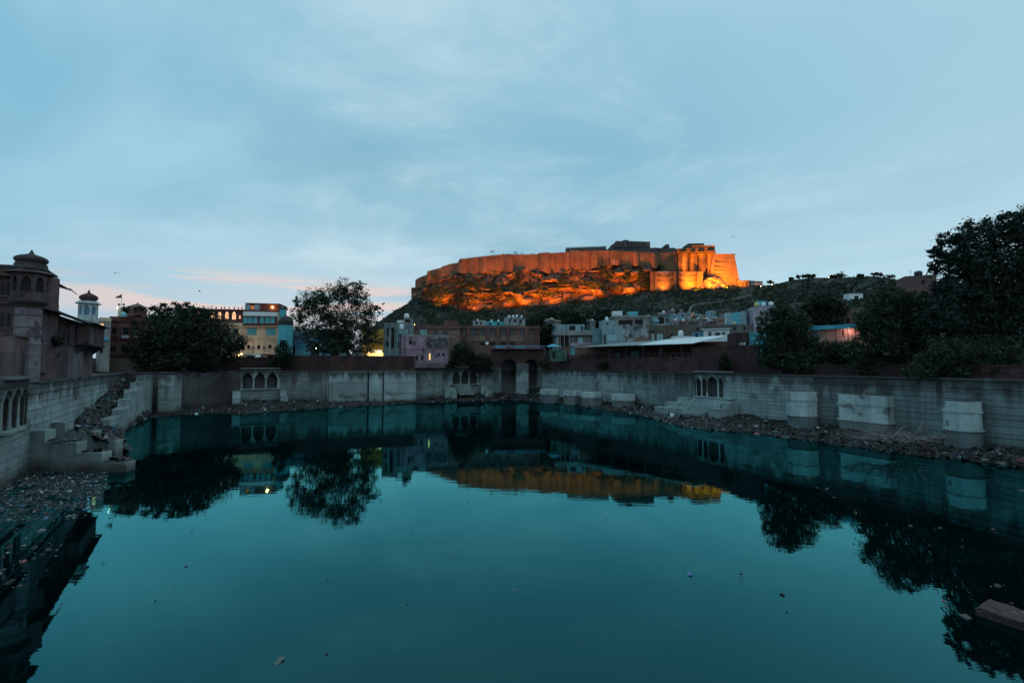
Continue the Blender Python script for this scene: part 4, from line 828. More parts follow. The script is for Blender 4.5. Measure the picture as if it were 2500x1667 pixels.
# red house with the lit arched windows, people on its roof
f = house('house', 'long maroon house with lit arched windows and people on the roof', 425, 596, 754, 905, 104, 107, 12, CREAM,
          [(570, 802, 582, 816, 'd'), (545, 803, 556, 816, 'd'), (548, 836, 556, 848, 'd'), (572, 838, 580, 850, 'd')], .4)
f.lbox('upper_storey', f.w(430, 780)[0], f.L - .02, -.35, -.02, f.w(560, 787)[1], f.w(560, 755)[1], MAROON)
f.lbox('cornice', f.w(430, 780)[0], f.L - .02, -.75, -.36, f.w(560, 759)[1], f.w(560, 757)[1], MAROON)
f.lbox('band', f.w(430, 780)[0], f.L - .02, -.5, -.02, f.w(560, 796)[1], f.w(560, 788)[1], CREAM)
def arched_pane(f, r, mt, fm_, y=-.40):
    x0, x1, z0, z1 = f.rect(*r); mb = MB(); zs = z0 + (z1 - z0) * .62; mb.box(x0, x1, y, y + .03, z0, zs)
    n = 8; pts = [((x0 + x1) / 2 + (x1 - x0) / 2 * math.cos(math.pi * i / n), y + .015, zs + (z1 - zs) * math.sin(math.pi * i / n)) for i in range(n + 1)]
    w = MB(); t = (x1 - x0) * .1
    for a, b in zip(pts, pts[1:]): w.tube([a, b], [t, t], 4)
    w.box(x0 - t, x0 + t * .5, y - .06, y + .04, z0, zs); w.box(x1 - t * .5, x1 + t, y - .06, y + .04, z0, zs); w.box(x0, x1, y - .05, y - .01, zs - t / 2, zs + t / 2)
    w.box((x0 + x1) / 2 - t / 3, (x0 + x1) / 2 + t / 3, y - .05, y - .01, z0, zs - t / 2 - .003)
    o = w.build('window', fm_, f.e); mb.add([(p[0], y + .02, p[2]) for p in pts], [tuple(range(len(pts)))]); mb.build('pane', mt, o); return o
for r in ((550.5, 760.5, 560, 779), (567.5, 760.5, 577.5, 780), (533, 761, 542, 778), (516, 761, 526, 778), (499, 761, 509, 778), (482, 761, 492, 778)): arched_pane(f, r, LITW, FRAMED)
arched_pane(f, (584.5, 770, 589, 778), LITW, FRAMED)
red_roof = f
# cream hotel
f = FP('hotel', 'tall cream hotel with maroon bay windows and teal panes', 'hotel', 594, 677, 107, 108.5, 905)
ztop = f.w(636, 741.5)[1]
f.body(0, f.L, f.w(636, 761)[1], 11, CREAM, [(603, 842, 610.5, 852, 'd'), (628, 842, 635, 852, 'd'), (655, 841.5, 663, 850, 'd'), (603, 868, 622, 893, 'o'), (628, 872, 646, 893, 'o'), (654, 866, 672, 893, 'o')])
f.body(.1, f.L - .1, ztop, 10, MAROON, [(610, 745, 620, 755, 'r'), (648, 746, 655, 756, 'd')], zb=f.w(636, 761)[1] + .004, name='top_storey', y0=.5)
for r in ((597, 743, 609.5, 757), (621, 743, 633, 757)): f.box('blue_panel', r, .40, .49, PALEB)
f.lbox('roof_slab', -.3, f.L + .3, .1, 10.8, ztop + .004, ztop + .22, DARKM)
f.box('white_band', (594.5, 761.5, 677, 771.5), -.5, -.02, WHITE); f.box('maroon_eave', (594.5, 757.5, 677, 761), -.35, .45, MAROON)
for a, b, ws in ((595, 635, ((597, 606), (609, 617.5), (621, 630))), (636, 676.5, ((637.5, 646), (650.5, 659.5), (663, 672)))):
    f.box('bay', (a, 772.5, b, 796), -1.0, -.02, MAROON)
    for u, v in ws: arched_pane(f, (u, 775, v, 790), GLASSC, FRAMEC, -1.06)
    f.box('bay_floor', (a - .5, 796.3, b + .5, 798), -1.3, -.02, CREAM)
for r in ((603.5, 801, 626.5, 818), (649.5, 801, 672.5, 818)):
    x0, x1, z0, z1 = f.rect(*r); w = MB().box(x0, x1, -.1, -.02, z0, z1).build('window', FRAMEC, f.e)
    m_ = (x1 - x0)
    MB().box(x0 + .12, x0 + m_ * .34, -.13, -.104, z0 + .12, z1 - .12).box(x0 + m_ * .38, x1 - .12, -.13, -.104, z0 + .12, z1 - .12).build('pane', GLASSC, w)
f.box('ledge', (594, 825, 677, 826.5), -.25, -.02, CREAM); f.box('ledge', (594, 831, 677, 832), -.15, -.02, CREAM)
for r in ((615, 846, 621, 852), (642, 846, 647.5, 852)):
    x0, x1, z0, z1 = f.rect(*r); ac = MB().box(x0, x1, -.6, -.02, z0, z1).build('air_conditioner', flat('grey unit casing', (.28, .28, .27), .6), f.e)
    mb = MB(); mb.M = Matrix.Translation(((x0 + x1) / 2, -.6, (z0 + z1) / 2)) @ Matrix.Rotation(math.pi / 2, 4, 'X'); mb.lathe([(.3, 0), (.3, .03), (.08, .05)], 14); mb.build('fan_grille', DARKM, ac)
for px in (618, 644): f.lbox('pipe', f.w(px, 850)[0], f.w(px, 850)[0] + .1, -.12, -.02, .4, f.w(px, 834)[1], DARKM)
for r, mt in (((594, 864.5, 622, 868), BLUE), ((622.5, 864, 642, 868), PALEB), ((648, 865, 676, 868), MAROON)): f.box('awning', r, -2.2, -.05, mt)
hotel = f
lamp_ball('roof_lamp', 'bright warm lamp on the top storey of the hotel', f.world(*[(lambda q: (q[0], .2, q[1]))(f.w(665, 750))][0]), .36, LAMPO, 260, (1, .5, .15))
lamp_ball('street_lamp', 'warm street lamp at the foot of the hotel beside the dense tree', U(590, 864, 104), .24, LAMPO, 500, (1, .6, .3), pole=3)
lamp_ball('street_lamp', 'small street lamp among the lower leaves left of the hotel', U(583, 867, 103), .14, LAMPO, 200, (1, .6, .25), pole=2.5)
# turquoise tower and dome, low blue building
f = house('house', 'turquoise tower house with a brown slab roof beside the hotel', 677.5, 693, 753, 905, 109, 109.5, 5, TURQ, [], .0); f.lbox('roof_slab', -.4, f.L + .6, -.5, 5.3, f.zt + .004, f.zt + .35, BROWN)
water_tank('dull rooftop tank on the turquoise tower', 686, 747.5, 750.5, 11, 110, flat('grey tank', (.35, .36, .33), .6))
p = U(695, 900, 106); r = 17 * 106 * S / FPX; e = thing('domed_shrine', 'turquoise shrine under a dark pointed dome beside the hotel', 'shrine', p)
zb_ = zat(793, 106) - p.z; MB().lathe([(r * .98, 0), (r * .98, zb_)], 8, 0, 0, n8).build('wall', TURQ, e); MB().lathe([(r * 1.14, zb_ + .01), (r * 1.14, zb_ + .2), (r, zb_ + .3)], 8, 0, 0, n8).build('eave', PALD, e)
d_ = MB().lathe([(r * .98, zb_ + .3), (r * 1.03, zb_ + .9), (r * .95, zb_ + 1.7), (r * .7, zb_ + 2.6), (r * .35, zb_ + 3.2), (.1, zb_ + 3.5)], 24).build('dome', PALD, e, True); MB().lathe([(.22, zb_ + 3.4), (.28, zb_ + 3.6), (.1, zb_ + 3.8), (.02, zb_ + 4.3)], 8).build('finial', PALD, d_, True)
f = house('shop_row', 'low blue shop row behind the big spreading tree', 690, 832, 804, 905, 108, 108, 9, BLUE, [(700, 842, 720, 880, 'o'), (727, 846, 752, 880, 'c'), (758, 846, 780, 880, 'o'), (786, 846, 806, 880, 'c'), (812, 848, 826, 880, 'o')], 1.3, mat('dim blue parapet', (.16, .26, .30), (.10, .16, .19), sc=.4, streak=.5, bump=.2), cat='shops')
f.box('eave', (690, 819, 832, 823), -1.1, -.02, GREYD); f.box('shop_sign', (728, 838, 753, 845), -.5, -.05, flat('blue sign', (.08, .30, .50), .5)); f.box('awning', (724, 834, 756, 837), -1.3, -.05, BLUE)
for i in range(14):
    x0 = f.L * (i + .15) / 14; f.lbox('parapet_panel', x0, x0 + f.L / 14 * .7, -.05, -.034, f.zt - 1.05, f.zt - .3, PALEB)
lamp_ball('shop_lamp', 'small white lamp in the blue shop row', U(772, 850, 107), .16, LAMPW, 60, (.9, .95, 1))
# yellow shop house with a bright stall
f = house('house', 'mustard yellow shop house behind the lit stall', 884, 938, 801, 905, 110, 110, 9, YELLOW, [(892, 856, 906, 882, 'y'), (910, 856, 932, 882, 'y')], .5, BROWN2)
f.box('band', (884, 833, 938, 836), -.3, -.02, BROWN2)
q_ = U(925, 880, 105); q_.z = GR
st = thing('food_stall', 'brightly lit food stall below the yellow house', 'stall', q_)
w_ = 60 * 105 * S / FPX
MB().box(-w_ / 2, w_ / 2, 0, 1.6, 0, 1.1).build('counter', SHUTC, st)
for x in (-w_ / 2, 0, w_ / 2): MB().box(x - .05, x + .05, 1.4, 1.5, 1.104, 3.4).build('post', METAL, st)
MB().box(-w_ / 2 - .4, w_ / 2 + .9, -.8, 2.2, 3.4, 3.52).build('canopy', WHITE, st)
MB().box(-w_ / 2, w_ / 2, 1.62, 1.7, 1.2, 2.6).build('back_panel', LITY, st)
for x in (-2.6, -.4, 1.7): MB().box(x, x + 1.3, -.3, -.2, 3.0, 3.12).build('tube_lamp', LAMPW, st)
l = bpy.data.lights.new('stall_light', 'POINT'); l.energy = 600; l.color = (1, .72, .35); l.shadow_soft_size = .5; o = bpy.data.objects.new('stall_light', l); COL.objects.link(o); o.parent = st; o.location = (0, -.6, 2.8)
# grey concrete house with tanks
f = house('house', 'bare grey concrete house with two white roof tanks', 935, 1004, 788, 905, 103, 103.5, 9, mat('blue grey concrete', (.25, .30, .31), (.16, .20, .21), sc=.3, fine=.4, streak=.5, bump=.2), [(944, 800, 950, 822, 'd'), (955, 800, 963, 850, 'o'), (942, 832, 949, 846, 'd'), (988, 802, 995, 812, 'd'), (968, 832, 978, 850, 'd')], .6, GREY)
f.lbox('stair_tower', f.w(985, 780)[0], f.L - .05, .3, 4, f.zt + .004, f.w(995, 777)[1], GREY); f.box('tower_window', (989, 779, 1001, 787), .2, .296, OPEN); f.box('balcony', (974, 804, 996, 816), -1.4, -.02, PALEB)
for r in ((951, 806, 953, 868), (970, 800, 971.5, 868)): f.box('pipe', r, -.2, -.02, SHUTC)
f.box('roof_box', (968, 781, 984, 787), 1.0, 3.4, WHITE)
water_tank('white tank high on the stair tower of the grey house', 993, 765, 776.5, 12, 104, TANKW); water_tank('white tank on the balcony of the grey house', 980, 791, 803.5, 11, 102.6, TANKW)
lamp_ball('hidden_lamp', 'orange lamp glowing on the roof behind the grey house', U(1012, 793, 110), .2, LAMPO, 300, (1, .35, .08), pole=9)
# pink house
f = house('house', 'peeling pink house standing straight on the tank wall', 980, 1095, 817, 897, 101, 102.5, 8, PINK, [(998, 829.5, 1006, 841, 'o'), (1046.5, 862, 1051.5, 879, 'y'), (1068, 862, 1073.5, 869, 'o'), (1079, 862, 1086, 869, 'o'), (1014, 868, 1020, 880, 'o'), (1028, 868, 1034, 880, 'o')], .7, GREY)
f.box('mottled_panel', (1040, 827, 1094, 850), -.06, -.004, mat('mottled plaster', (.20, .16, .18), (.08, .07, .08), sc=.8, fine=.6, bump=.3, spots=(1.2, .5, (.05, .045, .05)))); f.box('ledge', (980, 851, 1095, 852.5), -.25, -.02, PINK)
f.box('plinth', (980, 886, 1095, 897), -.5, -.02, PALP); f.box('roof_room', (1024, 803, 1041, 817), 2, 5, PALEB); f.lbox('pipe', f.w(987, 850)[0], f.w(987, 850)[0] + .12, -.18, -.02, .3, f.w(987, 822)[1], DARKM)
# long brown building
f = house('long_block', 'long brown flat-roofed block left wing behind the pink house', 1004, 1121, 794, 905, 108, 108.5, 10, BROWN2, [(1058.5, 807, 1071, 819, 'd'), (1080.5, 807, 1094, 819, 'd'), (1105, 808, 1110, 813, 'f'), (1106, 818, 1110, 823, 'f'), (1022, 806, 1042, 818, 'o')], 1.1, BROWN, True, cat='building')
f.box('roof_hut', (1080, 780, 1115, 794), 3, 7, BROWN)
ws = [(1128, 805, 1137, 820, 'd'), (1149, 804, 1162, 819, 'd'), (1172, 804, 1184, 819, 'd'), (1196, 804, 1210, 819, 'd'), (1223, 804, 1234, 819, 'd'), (1245, 804, 1257, 819, 'd'), (1268, 804, 1279, 819, 'd'), (1293, 806, 1300, 818, 'd'), (1172, 836, 1184, 843, 'o'), (1196, 836, 1210, 843, 'o'), (1222, 836, 1234, 843, 'o'), (1246, 836, 1257, 843, 'o'), (1292, 834, 1301, 842, 'd')]
f = house('long_block', 'long brown flat-roofed block with recessed windows above the gateway', 1121, 1318, 795, 905, 112, 113, 10, BROWN, ws, 1.0, BROWN, True, cat='building')
for a, b in ((1139, 1148), (1185.5, 1195), (1211, 1220), (1236, 1243.5), (1281, 1289)): f.box('pier', (a, 800, b, 850), -.5, -.02, BROWN)
for a, b in ((1149, 1185), (1196, 1210.5), (1221, 1235.5), (1244, 1280)): f.box('spandrel_panel', (a, 820.5, b, 833.5), -.3, -.02, BROWN2)
p = U(1189, 838, 111); e = thing('satellite_dish', 'white satellite dish on the long brown block', 'satellite dish', p); mb = MB(); mb.M = Matrix.Rotation(math.radians(75), 4, 'X'); mb.lathe([(.05, 0), (.4, .08), (.62, .22), (.60, .24), (.38, .11), (.05, .03)], 16); mb.build('dish', WHITE, e, True); MB().tube([(0, 0, -.9), (0, .3, -.1)], [.05, .05]).build('mast', METAL, e)
# white and blue houses above the long block
f = house('house', 'small white house with dishes above the long brown block', 1154, 1186, 782, 800, 138, 138, 6, STAIN, [(1160, 786, 1166, 792, 'o'), (1172, 786, 1177, 792, 'o')], .5)
f = house('house', 'pale turquoise terrace behind the long brown block', 1186, 1236, 785, 800, 140, 141, 6, TURQ, [(1193, 788, 1199, 794, 'o'), (1213, 788, 1219, 794, 'o')], .5)
f = house('house', 'two-storey grey white house topped with many tanks', 1236, 1282, 774, 800, 136, 137, 7, STAIN, [(1242, 779, 1247, 786, 'o'), (1254, 779, 1260, 787, 'o'), (1268, 780, 1274, 788, 'o')], .6)
for i, (px, pt, pb, w_, y_) in enumerate([(1166, 779, 783, 5, 138), (1200, 780, 785, 5, 141), (1217, 780, 785, 5, 141), (1243, 769, 774, 6, 137), (1253, 769, 774, 6, 138), (1262, 768, 774, 6, 137), (1273, 770, 775, 6, 137)]): water_tank('%s of the small pale tanks above the long block' % ORD[i], px, pt, pb, w_, y_, TANKW)

# ---------------------------------------------------------------- gateway with two arches and blue-railed balcony
f = FP('gateway', 'maroon gateway of two deep arches under a railed balcony', 'gateway', 1200, 1330, 105, 106.5, 975); zt = f.w(1265, 853)[1]
x = [f.w(q, 890)[0] for q in (1200, 1224, 1262, 1279, 1313, 1330)]; zs, za = f.w(1265, 897)[1], f.w(1265, 877)[1]
for a, b in ((0, 1), (2, 3), (4, 5)):
    f.lbox('pier', x[a], x[b], 0, 5, 0, zs, TANK); f.lbox('pier_head', x[a], x[b], .03, 5, zs + .004, zt - .01, REDW)
for a, b in ((1, 2), (3, 4)):
    MB().arch(x[a], x[b], zs, za, zt - .012, .02, 5, 14, 'round').build('arch', REDW, f.e)
f.lbox('back_wall', x[0], x[5], 5.1, 5.6, 0, zt - .02, TANKD)  # darker stone paints the shade deep in the arches
f.lbox('pilaster', f.w(1260, 920)[0], f.w(1289, 920)[0], -1.4, -.02, 0, f.w(1274, 887)[1], TANKL)
for py in (906, 934): f.lbox('band', f.w(1260, 920)[0] - .1, f.w(1289, 920)[0] + .1, -1.55, -1.404, f.w(1274, py)[1], f.w(1274, py)[1] + .2, TANKL)
f.lbox('balcony_floor', x[0] + .5, x[5] - .3, -1.6, 3, zt + .004, zt + .3, MAROON)
for i in range(26):
    xa = x[0] + .6 + (x[5] - x[0] - 1.2) * i / 25; f.lbox('rail_post', xa - .05, xa + .05, -1.55, -1.45, zt + .304, zt + 1.25, RAILB)
f.lbox('hand_rail', x[0] + .5, x[5] - .3, -1.58, -1.42, zt + 1.254, zt + 1.36, RAILB); f.lbox('balcony_panel', f.w(1210, 850)[0], f.w(1232, 850)[0], -1.68, -1.59, zt + .35, zt + 1.2, BLUE); f.lbox('balcony_panel', f.w(1256, 850)[0], f.w(1280, 850)[0], -1.68, -1.59, zt + .35, zt + 1.2, BLUE)

# ---------------------------------------------------------------- retaining walls of the upper street
def retaining(label, pl, pr, yl, yr, pt, pb, m, rows=5, name='retaining_wall'):
    f = FP(name, label, 'wall', pl, pr, yl, yr, pb); zt = f.w((pl + pr) / 2, pt)[1]; r = random.Random(label); z = 0
    f.lbox('core', 0, f.L, .1, .8, 0, zt, JOINT)
    for i in range(rows):
        h = zt / rows; f.lbox('stone_course', 0, f.L, r.uniform(-.03, .03), .6, z + .03, z + h - .02, m); z += h
    f.lbox('coping', -.1, f.L + .1, -.15, .85, zt + .003, zt + .2, m); f.zt = zt; return f
retaining('dark maroon street wall below the hotel and shrub', 535, 692, 86.5, 90, 873, 903, REDW)
retaining('maroon street wall behind the spreading tree', 692, 1012, 90.3, 99.5, 870, 902, REDW)
rr = retaining('red rubble terrace wall below the open shed', 1328, 1690, 107, 73.8, 874, 905, REDP)
for i in range(34):
    xa = rr.L * (i + .5) / 34; rr.lbox('parapet_post', xa - .22, xa + .22, 0, .35, rr.zt + .204, rr.zt + 1.0, REDW)
rr.lbox('parapet_rail', 0, rr.L, -.05, .4, rr.zt + 1.004, rr.zt + 1.2, REDW)
r2 = retaining('tall maroon wall with two people leaning over it', 1690, 1852, 73.6, 62.5, 847, 907, REDW, 8)
retaining('low dark terrace wall under the right trees', 1852, 2540, 62.3, 39.3, 893, 940, REDW, 4)
o_ = house('house', 'roofless maroon room above the tall maroon wall', 1776, 1823, 813, 850, 74, 70, 5, REDW, [], .4)
o_ = house('house', 'turquoise veranda beside the maroon room', 1823, 1862, 811, 850, 70.5, 68, 5, TURQ, [(1828, 815, 1846, 838, 'c')], .2)

# ---------------------------------------------------------------- open shed with a thin sloping roof
A, B_, C_, D_ = U(1400, 847, 92), U(1691, 838, 73.5), U(1776, 818, 84), U(1500, 838, 101)
e = thing('open_shed', 'long open shed with a thin sloping sheet roof', 'shed', (B_.x, B_.y, GR)); o3 = Vector((B_.x, B_.y, GR))
def roofq(p, name, m, dz=0, t=.16):
    q = [Vector(v) - o3 + Vector((0, 0, dz)) for v in p]; MB().hexa([tuple(v - Vector((0, 0, t))) for v in q] + [tuple(v) for v in q]).build(name, m, e)
M1 = A.lerp(B_, .60); M2 = D_.lerp(C_, .50)
roofq([A, M1, M2, D_], 'grey_roof', SHEETG); roofq([M1, B_, C_, M2], 'white_roof', WHITE, .05)
for i in range(7):
    p = A.lerp(B_, (i + .4) / 7) + Vector((.5, .6, 0)); MB().box(p.x - o3.x - .1, p.x - o3.x + .1, p.y - o3.y - .1, p.y - o3.y + .1, -.3, p.z - GR - .2).build('post', DARKM, e)
bw = [U(1412, 846, 97), C_ + Vector((0, -3, 0))]
f = Facade('shed_wall', 'dark back wall inside the open shed', 'wall', bw[0], bw[1], GR); f.body(0, f.L, 5.0, .4, BROWN, [(1500, 862, 1515, 872, 'c'), (1540, 858, 1560, 872, 'c'), (1610, 850, 1616, 872, 's')])
h = house('stall_hut', 'dark green tin hut at the gateway end of the shed', 1344, 1372, 853, 880, 100, 98, 3, mat('green tin', (.10, .17, .13), (.06, .10, .08), sc=.5, streak=.5, bump=.2), [(1348, 858, 1356, 876, 'o')], .1, cat='hut')
# tarpaulin heap on its roof
p = U(1352, 846, 101); mb = MB(); V = []; F = []
for i in range(13):
    for j in range(9):
        xq, yq = i / 12 * 5.5 - 2.7, j / 8 * 3; V.append((xq, yq, .9 * math.exp(-(xq / 2) ** 2) * math.sin(j / 8 * math.pi) + .25 * noise.noise(Vector((xq, yq, 5)))))
for i in range(12):
    for j in range(8): k = i * 9 + j; F.append((k, k + 1, k + 10, k + 9))
o = npmesh('tarpaulin', np.array(V), np.array(F), CYANROOF); o.location = p; tag(o, 'crumpled blue tarpaulin heap beside the gateway balcony', 'tarpaulin')

# ---------------------------------------------------------------- town houses right of the gateway
f = house('house', 'terraced house with an open veranda and cyan door', 1364, 1446, 819, 868, 108, 107, 8, BROWN, [(1366, 823, 1388, 846, 'o'), (1393, 823, 1404, 838, 'f'), (1410, 822, 1424, 836, 's'), (1427, 822, 1434, 836, 'f'), (1436, 822, 1443, 836, 'f'), (1393, 848, 1404, 866, 'c')], .1)
f.lbox('roof_slab', -1.6, f.L + .3, -1.6, 8.3, f.zt + .004, f.zt + .5, GREY); f.box('terrace_rail', (1354, 808, 1446, 814), -1.55, -1.4, GREY)
f.body(f.w(1383, 800)[0], f.w(1427, 800)[0], f.w(1405, 791)[1], 4, PALEB, [(1389, 794, 1405, 806, 'o'), (1418, 795, 1425, 806, 'd')], zb=f.zt + .51, name='roof_room', y0=1.5)
f.lbox('verandah_panel', f.w(1393, 845)[0], f.L - .1, -.3, -.02, f.w(1420, 846)[1], f.w(1420, 837)[1], LILAC)
for px in (1368, 1378, 1390): x_ = f.w(px, 835)[0]; f.lbox('post', x_ - .1, x_ + .1, -1.4, -1.2, .2, f.zt, GREY)
house('house', 'narrow teal grey block beside the terraced house', 1446, 1471, 801, 868, 106, 106, 7, mat('teal render', (.16, .28, .30), (.10, .18, .20), sc=.4, streak=.5, bump=.2), [(1452, 838, 1458, 848, 'o')], .3)
house('house', 'pale weathered house with grey shutters and hanging pipes', 1471, 1521, 793, 868, 105, 104.5, 8, PALEB, [(1473, 817, 1480, 840, 'd'), (1483, 815, 1493, 832, 's'), (1495, 815, 1504, 832, 's')], .5, STAIN)
f = house('house', 'white house blotched with black stains', 1521, 1584, 792, 868, 104.5, 103.5, 8, STAIN, [(1535, 815, 1540, 820, 'o'), (1563, 820, 1567, 823, 'o'), (1571, 820, 1575, 823, 'o')], .5); f.box('tan_patch', (1551, 823, 1583, 835), -.08, -.004, BROWN2)
f = house('house', 'brown brick house with two cyan windows above the shed', 1584, 1692, 793, 868, 103.5, 100, 8, mat('brown brick', (.21, .165, .13), (.14, .11, .09), sc=.3, fine=.5, streak=.3, brick=(.6, .25, .03), bump=.3), [(1591, 815, 1597, 833, 's'), (1604, 814, 1611, 832, 's'), (1612, 814, 1618, 830, 's'), (1636, 816, 1642, 824, 'o')], .4, GREYD)
f.box('lean_to', (1584, 803, 1600, 807), -.9, -.02, GREYD)
water_tank('white tank on a plinth behind the white shed roof', 1662, 806, 820, 12, 95, TANKW)
b_ = MB().box(-2.6, 4.5, -1, 2, -8, .0).build('roof_block', WHITE); b_.location = U(1662, 821, 95); tag(b_, 'low white block under the white tank', 'roof block')
# second row
f = house('house', 'concrete house with a deep shaded veranda and two roof rooms', 1499, 1588, 770, 812, 135, 135, 9, GREY, [(1510, 781, 1545, 793, 'o'), (1550, 780, 1570, 793, 'o')], .8, GREY, True)
f.box('roof_room', (1498, 759, 1520, 770), .5, 4, WHITE); f.box('roof_room', (1536, 760, 1558, 769), .5, 4, TURQ)
house('house', 'small pale cottage with a tank left of the concrete house', 1470, 1500, 782, 812, 130, 130, 7, PALEB, [(1480, 788, 1486, 795, 'o')], .4); water_tank('cyan white tank on the small pale cottage', 1481, 773, 783, 7, 131, TANKW)
f = house('house', 'dark balconied house with a slab roof and tank', 1592, 1638, 768, 812, 138, 138, 8, PALEB, [(1606, 774, 1622, 790, 'o'), (1625, 776, 1633, 788, 'd')], .3, GREYD, True); f.box('roof_room', (1610, 763, 1628, 768), .5, 3, STAIN); f.box('balcony', (1596, 781, 1607, 786), -1.2, -.02, SHUTC)
water_tank('pale tank crowning the balconied house', 1620, 758.5, 763.5, 7, 139, TANKW)
house('house', 'small white house with square holes for windows', 1639, 1660, 777, 800, 137, 137, 6, STAIN, [(1643, 781, 1647, 785, 'o'), (1651, 780, 1655, 785, 'o')], .3)
# third row: lit white block on the slope
f = house('house', 'tall white block with lilac trim on the slope', 1678, 1697, 762, 800, 178, 178, 8, STAIN, [(1681, 765, 1685, 770, 'd'), (1688, 765, 1693, 772, 'r'), (1682, 775, 1685, 779, 'o'), (1690, 776, 1694, 781, 'd')], .6)
house('house', 'blue grey house leaning against the tall white block', 1660, 1678, 764, 800, 180, 180, 8, PALEB, [(1664, 768, 1668, 773, 'd'), (1671, 769, 1675, 774, 'd'), (1665, 779, 1670, 784, 'd')], .6)
house('house', 'pale stepped house right of the tall white block', 1697, 1714, 766, 800, 176, 176, 8, PALEB, [(1700, 770, 1704, 775, 'd'), (1707, 771, 1711, 776, 'd'), (1700, 780, 1704, 785, 'o')], .6)
house('house', 'dim yard wall house with warm lights at its door', 1666, 1690, 785, 800, 150, 150, 5, BROWN2, [(1669, 788, 1674, 795, 'y'), (1679, 787, 1686, 795, 'y')], .3)
for i, (px, py) in enumerate(((1667, 784), (1684, 784), (1716, 787), (1712, 782))): lamp_ball('street_lamp', '%s of the bright street lamps among the slope houses' % ORD[i], U(px, py, 148), .30, LAMPW if i < 2 else LAMPO, 350 if i < 3 else 150, (1, .7, .4), 'street lamps among the slope houses', pole=20)
for i, (p0, p1, pt, y_, m_) in enumerate(((1714, 1735, 778, 165, GREY), (1735, 1752, 772, 168, PALEB), (1752, 1771, 776, 160, BROWN2))): house('house', ('squat grey house below the hillside path', 'pale blue cottage in the dim row below the path', 'tan cottage beside the cyan box house')[i], p0, p1, pt, 800, y_, y_, 7, m_, [(p0 + 4, pt + 5, p0 + 8, pt + 10, 'o'), (p0 + 11, pt + 5, p0 + 15, pt + 10, 'd')], .4)
f = house('house', 'long low dark wall house under the cyan box', 1692, 1842, 793, 850, 118, 112, 6, GREYD, [(1700, 798, 1706, 808, 'o'), (1722, 800, 1730, 812, 'o'), (1790, 798, 1796, 806, 'o'), (1815, 798, 1821, 806, 'o')], .6, GREYD)
# cyan box, lilac house
f = house('house', 'flat-roofed house painted cyan on one half', 1771, 1823, 763, 815, 122, 120, 8, PALEB, [], .3); f.box('cyan_half', (1788, 764, 1806, 791), -.06, -.004, TURQ); f.box('corner_post', (1771, 764, 1773, 791), -.06, -.004, WHITE)
water_tank('yellow tank in front of the cyan half house', 1794, 785, 791.5, 7, 116, TANKY)
house('house', 'grey blue house between the cyan and lilac houses', 1823, 1841, 756, 815, 121, 121, 8, mat('slate blue render', (.22, .28, .30), (.15, .20, .22), sc=.4, streak=.5, bump=.2), [(1827, 776, 1833, 790, 'o')], .4)
f = house('house', 'lilac house with barred window and tanks on top', 1841, 1895, 748, 815, 117, 116, 8, LILAC, [(1844, 773, 1860, 784, 'f'), (1866, 772, 1876, 784, 'd')], .6); f.box('roof_room', (1853, 734, 1874, 748), 1.2, 4, TURQ)
water_tank('yellow tank on the lilac house', 1847, 738, 748, 10, 117, TANKY); water_tank('white tank before the cyan roof room', 1864, 738, 748, 9, 116.6, TANKW); water_tank('white tank at the leafy end of the lilac house', 1882, 736.5, 746.5, 12, 117, TANKW)
water_tank('low white domed tank beside the yellow tank', 1836, 751, 757, 8, 121, TANKW)
# white flat house behind the shed roof
f = house('house', 'small white house with an overhanging flat roof', 1718, 1782, 804, 850, 96, 94, 6, WHITE, [(1729, 810, 1737, 825, 'd'), (1763, 811, 1771, 817, 'd')], .05); f.lbox('roof_slab', -.7, f.L + .3, -.9, 6.2, f.zt + .004, f.zt + .22, WHITE); f.lbox('air_cooler', f.w(1746, 815)[0], f.w(1758, 815)[0], -.6, -.02, f.w(1752, 819)[1], f.w(1752, 812)[1], DARKM)
house('house', 'low blue hut left of the small white house', 1690, 1718, 811, 850, 98, 97, 5, BLUE, [(1697, 814, 1703, 824, 'o')], .3)
# right side between the trees
f = house('shed', 'shed with a blue sheet roof and salmon lit wall', 2000, 2110, 803, 850, 66, 62, 6, SALMON, [(2056, 806, 2060, 822, 'o')], .05, cat='shed')
f.lbox('roof_sheet', -2.6, f.L + .5, -1.6, 6.2, f.zt + .004, f.zt + .9, CYANROOF)
for px in (2020, 2044, 2074, 2092): x_ = f.w(px, 812)[0]; f.lbox('post', x_ - .06, x_ + .06, -1.3, -1.18, .1, f.zt, DARKM)
l = bpy.data.lights.new('veranda_light', 'POINT'); l.energy = 70; l.color = (1, .6, .5); l.shadow_soft_size = .2; o = bpy.data.objects.new('veranda_light', l); COL.objects.link(o); o.parent = f.e; o.location = (f.w(2075, 810)[0], -1.0, f.zt - .5)
house('house', 'plain brown house between the right trees', 2046, 2100, 754, 850, 84, 82, 7, BROWN2, [(2064, 776, 2076, 790, 'o')], .3)
f = house('house', 'square brick house on the skyline beside the huge tree', 2213, 2290, 672, 760, 92, 90, 8, mat('skyline brick', (.22, .13, .12), (.14, .09, .085), sc=.5, fine=.5, brick=(.6, .25, .03), bump=.3), [(2250, 684, 2258, 694, 'o')], .4)
water_tank('black tank on the skyline brick house', 2242, 661, 672, 16, 92, TANKB)
p = U(2223, 675, 91); e = thing('antenna', 'thin comb antenna on the skyline brick house', 'antenna', p); h_ = zat(659, 91) - p.z; MB().tube([(0, 0, -.2), (0, 0, h_)], [.04, .03], 5).build('mast', DARKM, e)
for k in range(4): MB().tube([(-.45, 0, h_ * (.55 + .13 * k)), (.45, 0, h_ * (.55 + .13 * k))], [.025, .025], 4).build('rod', DARKM, e)
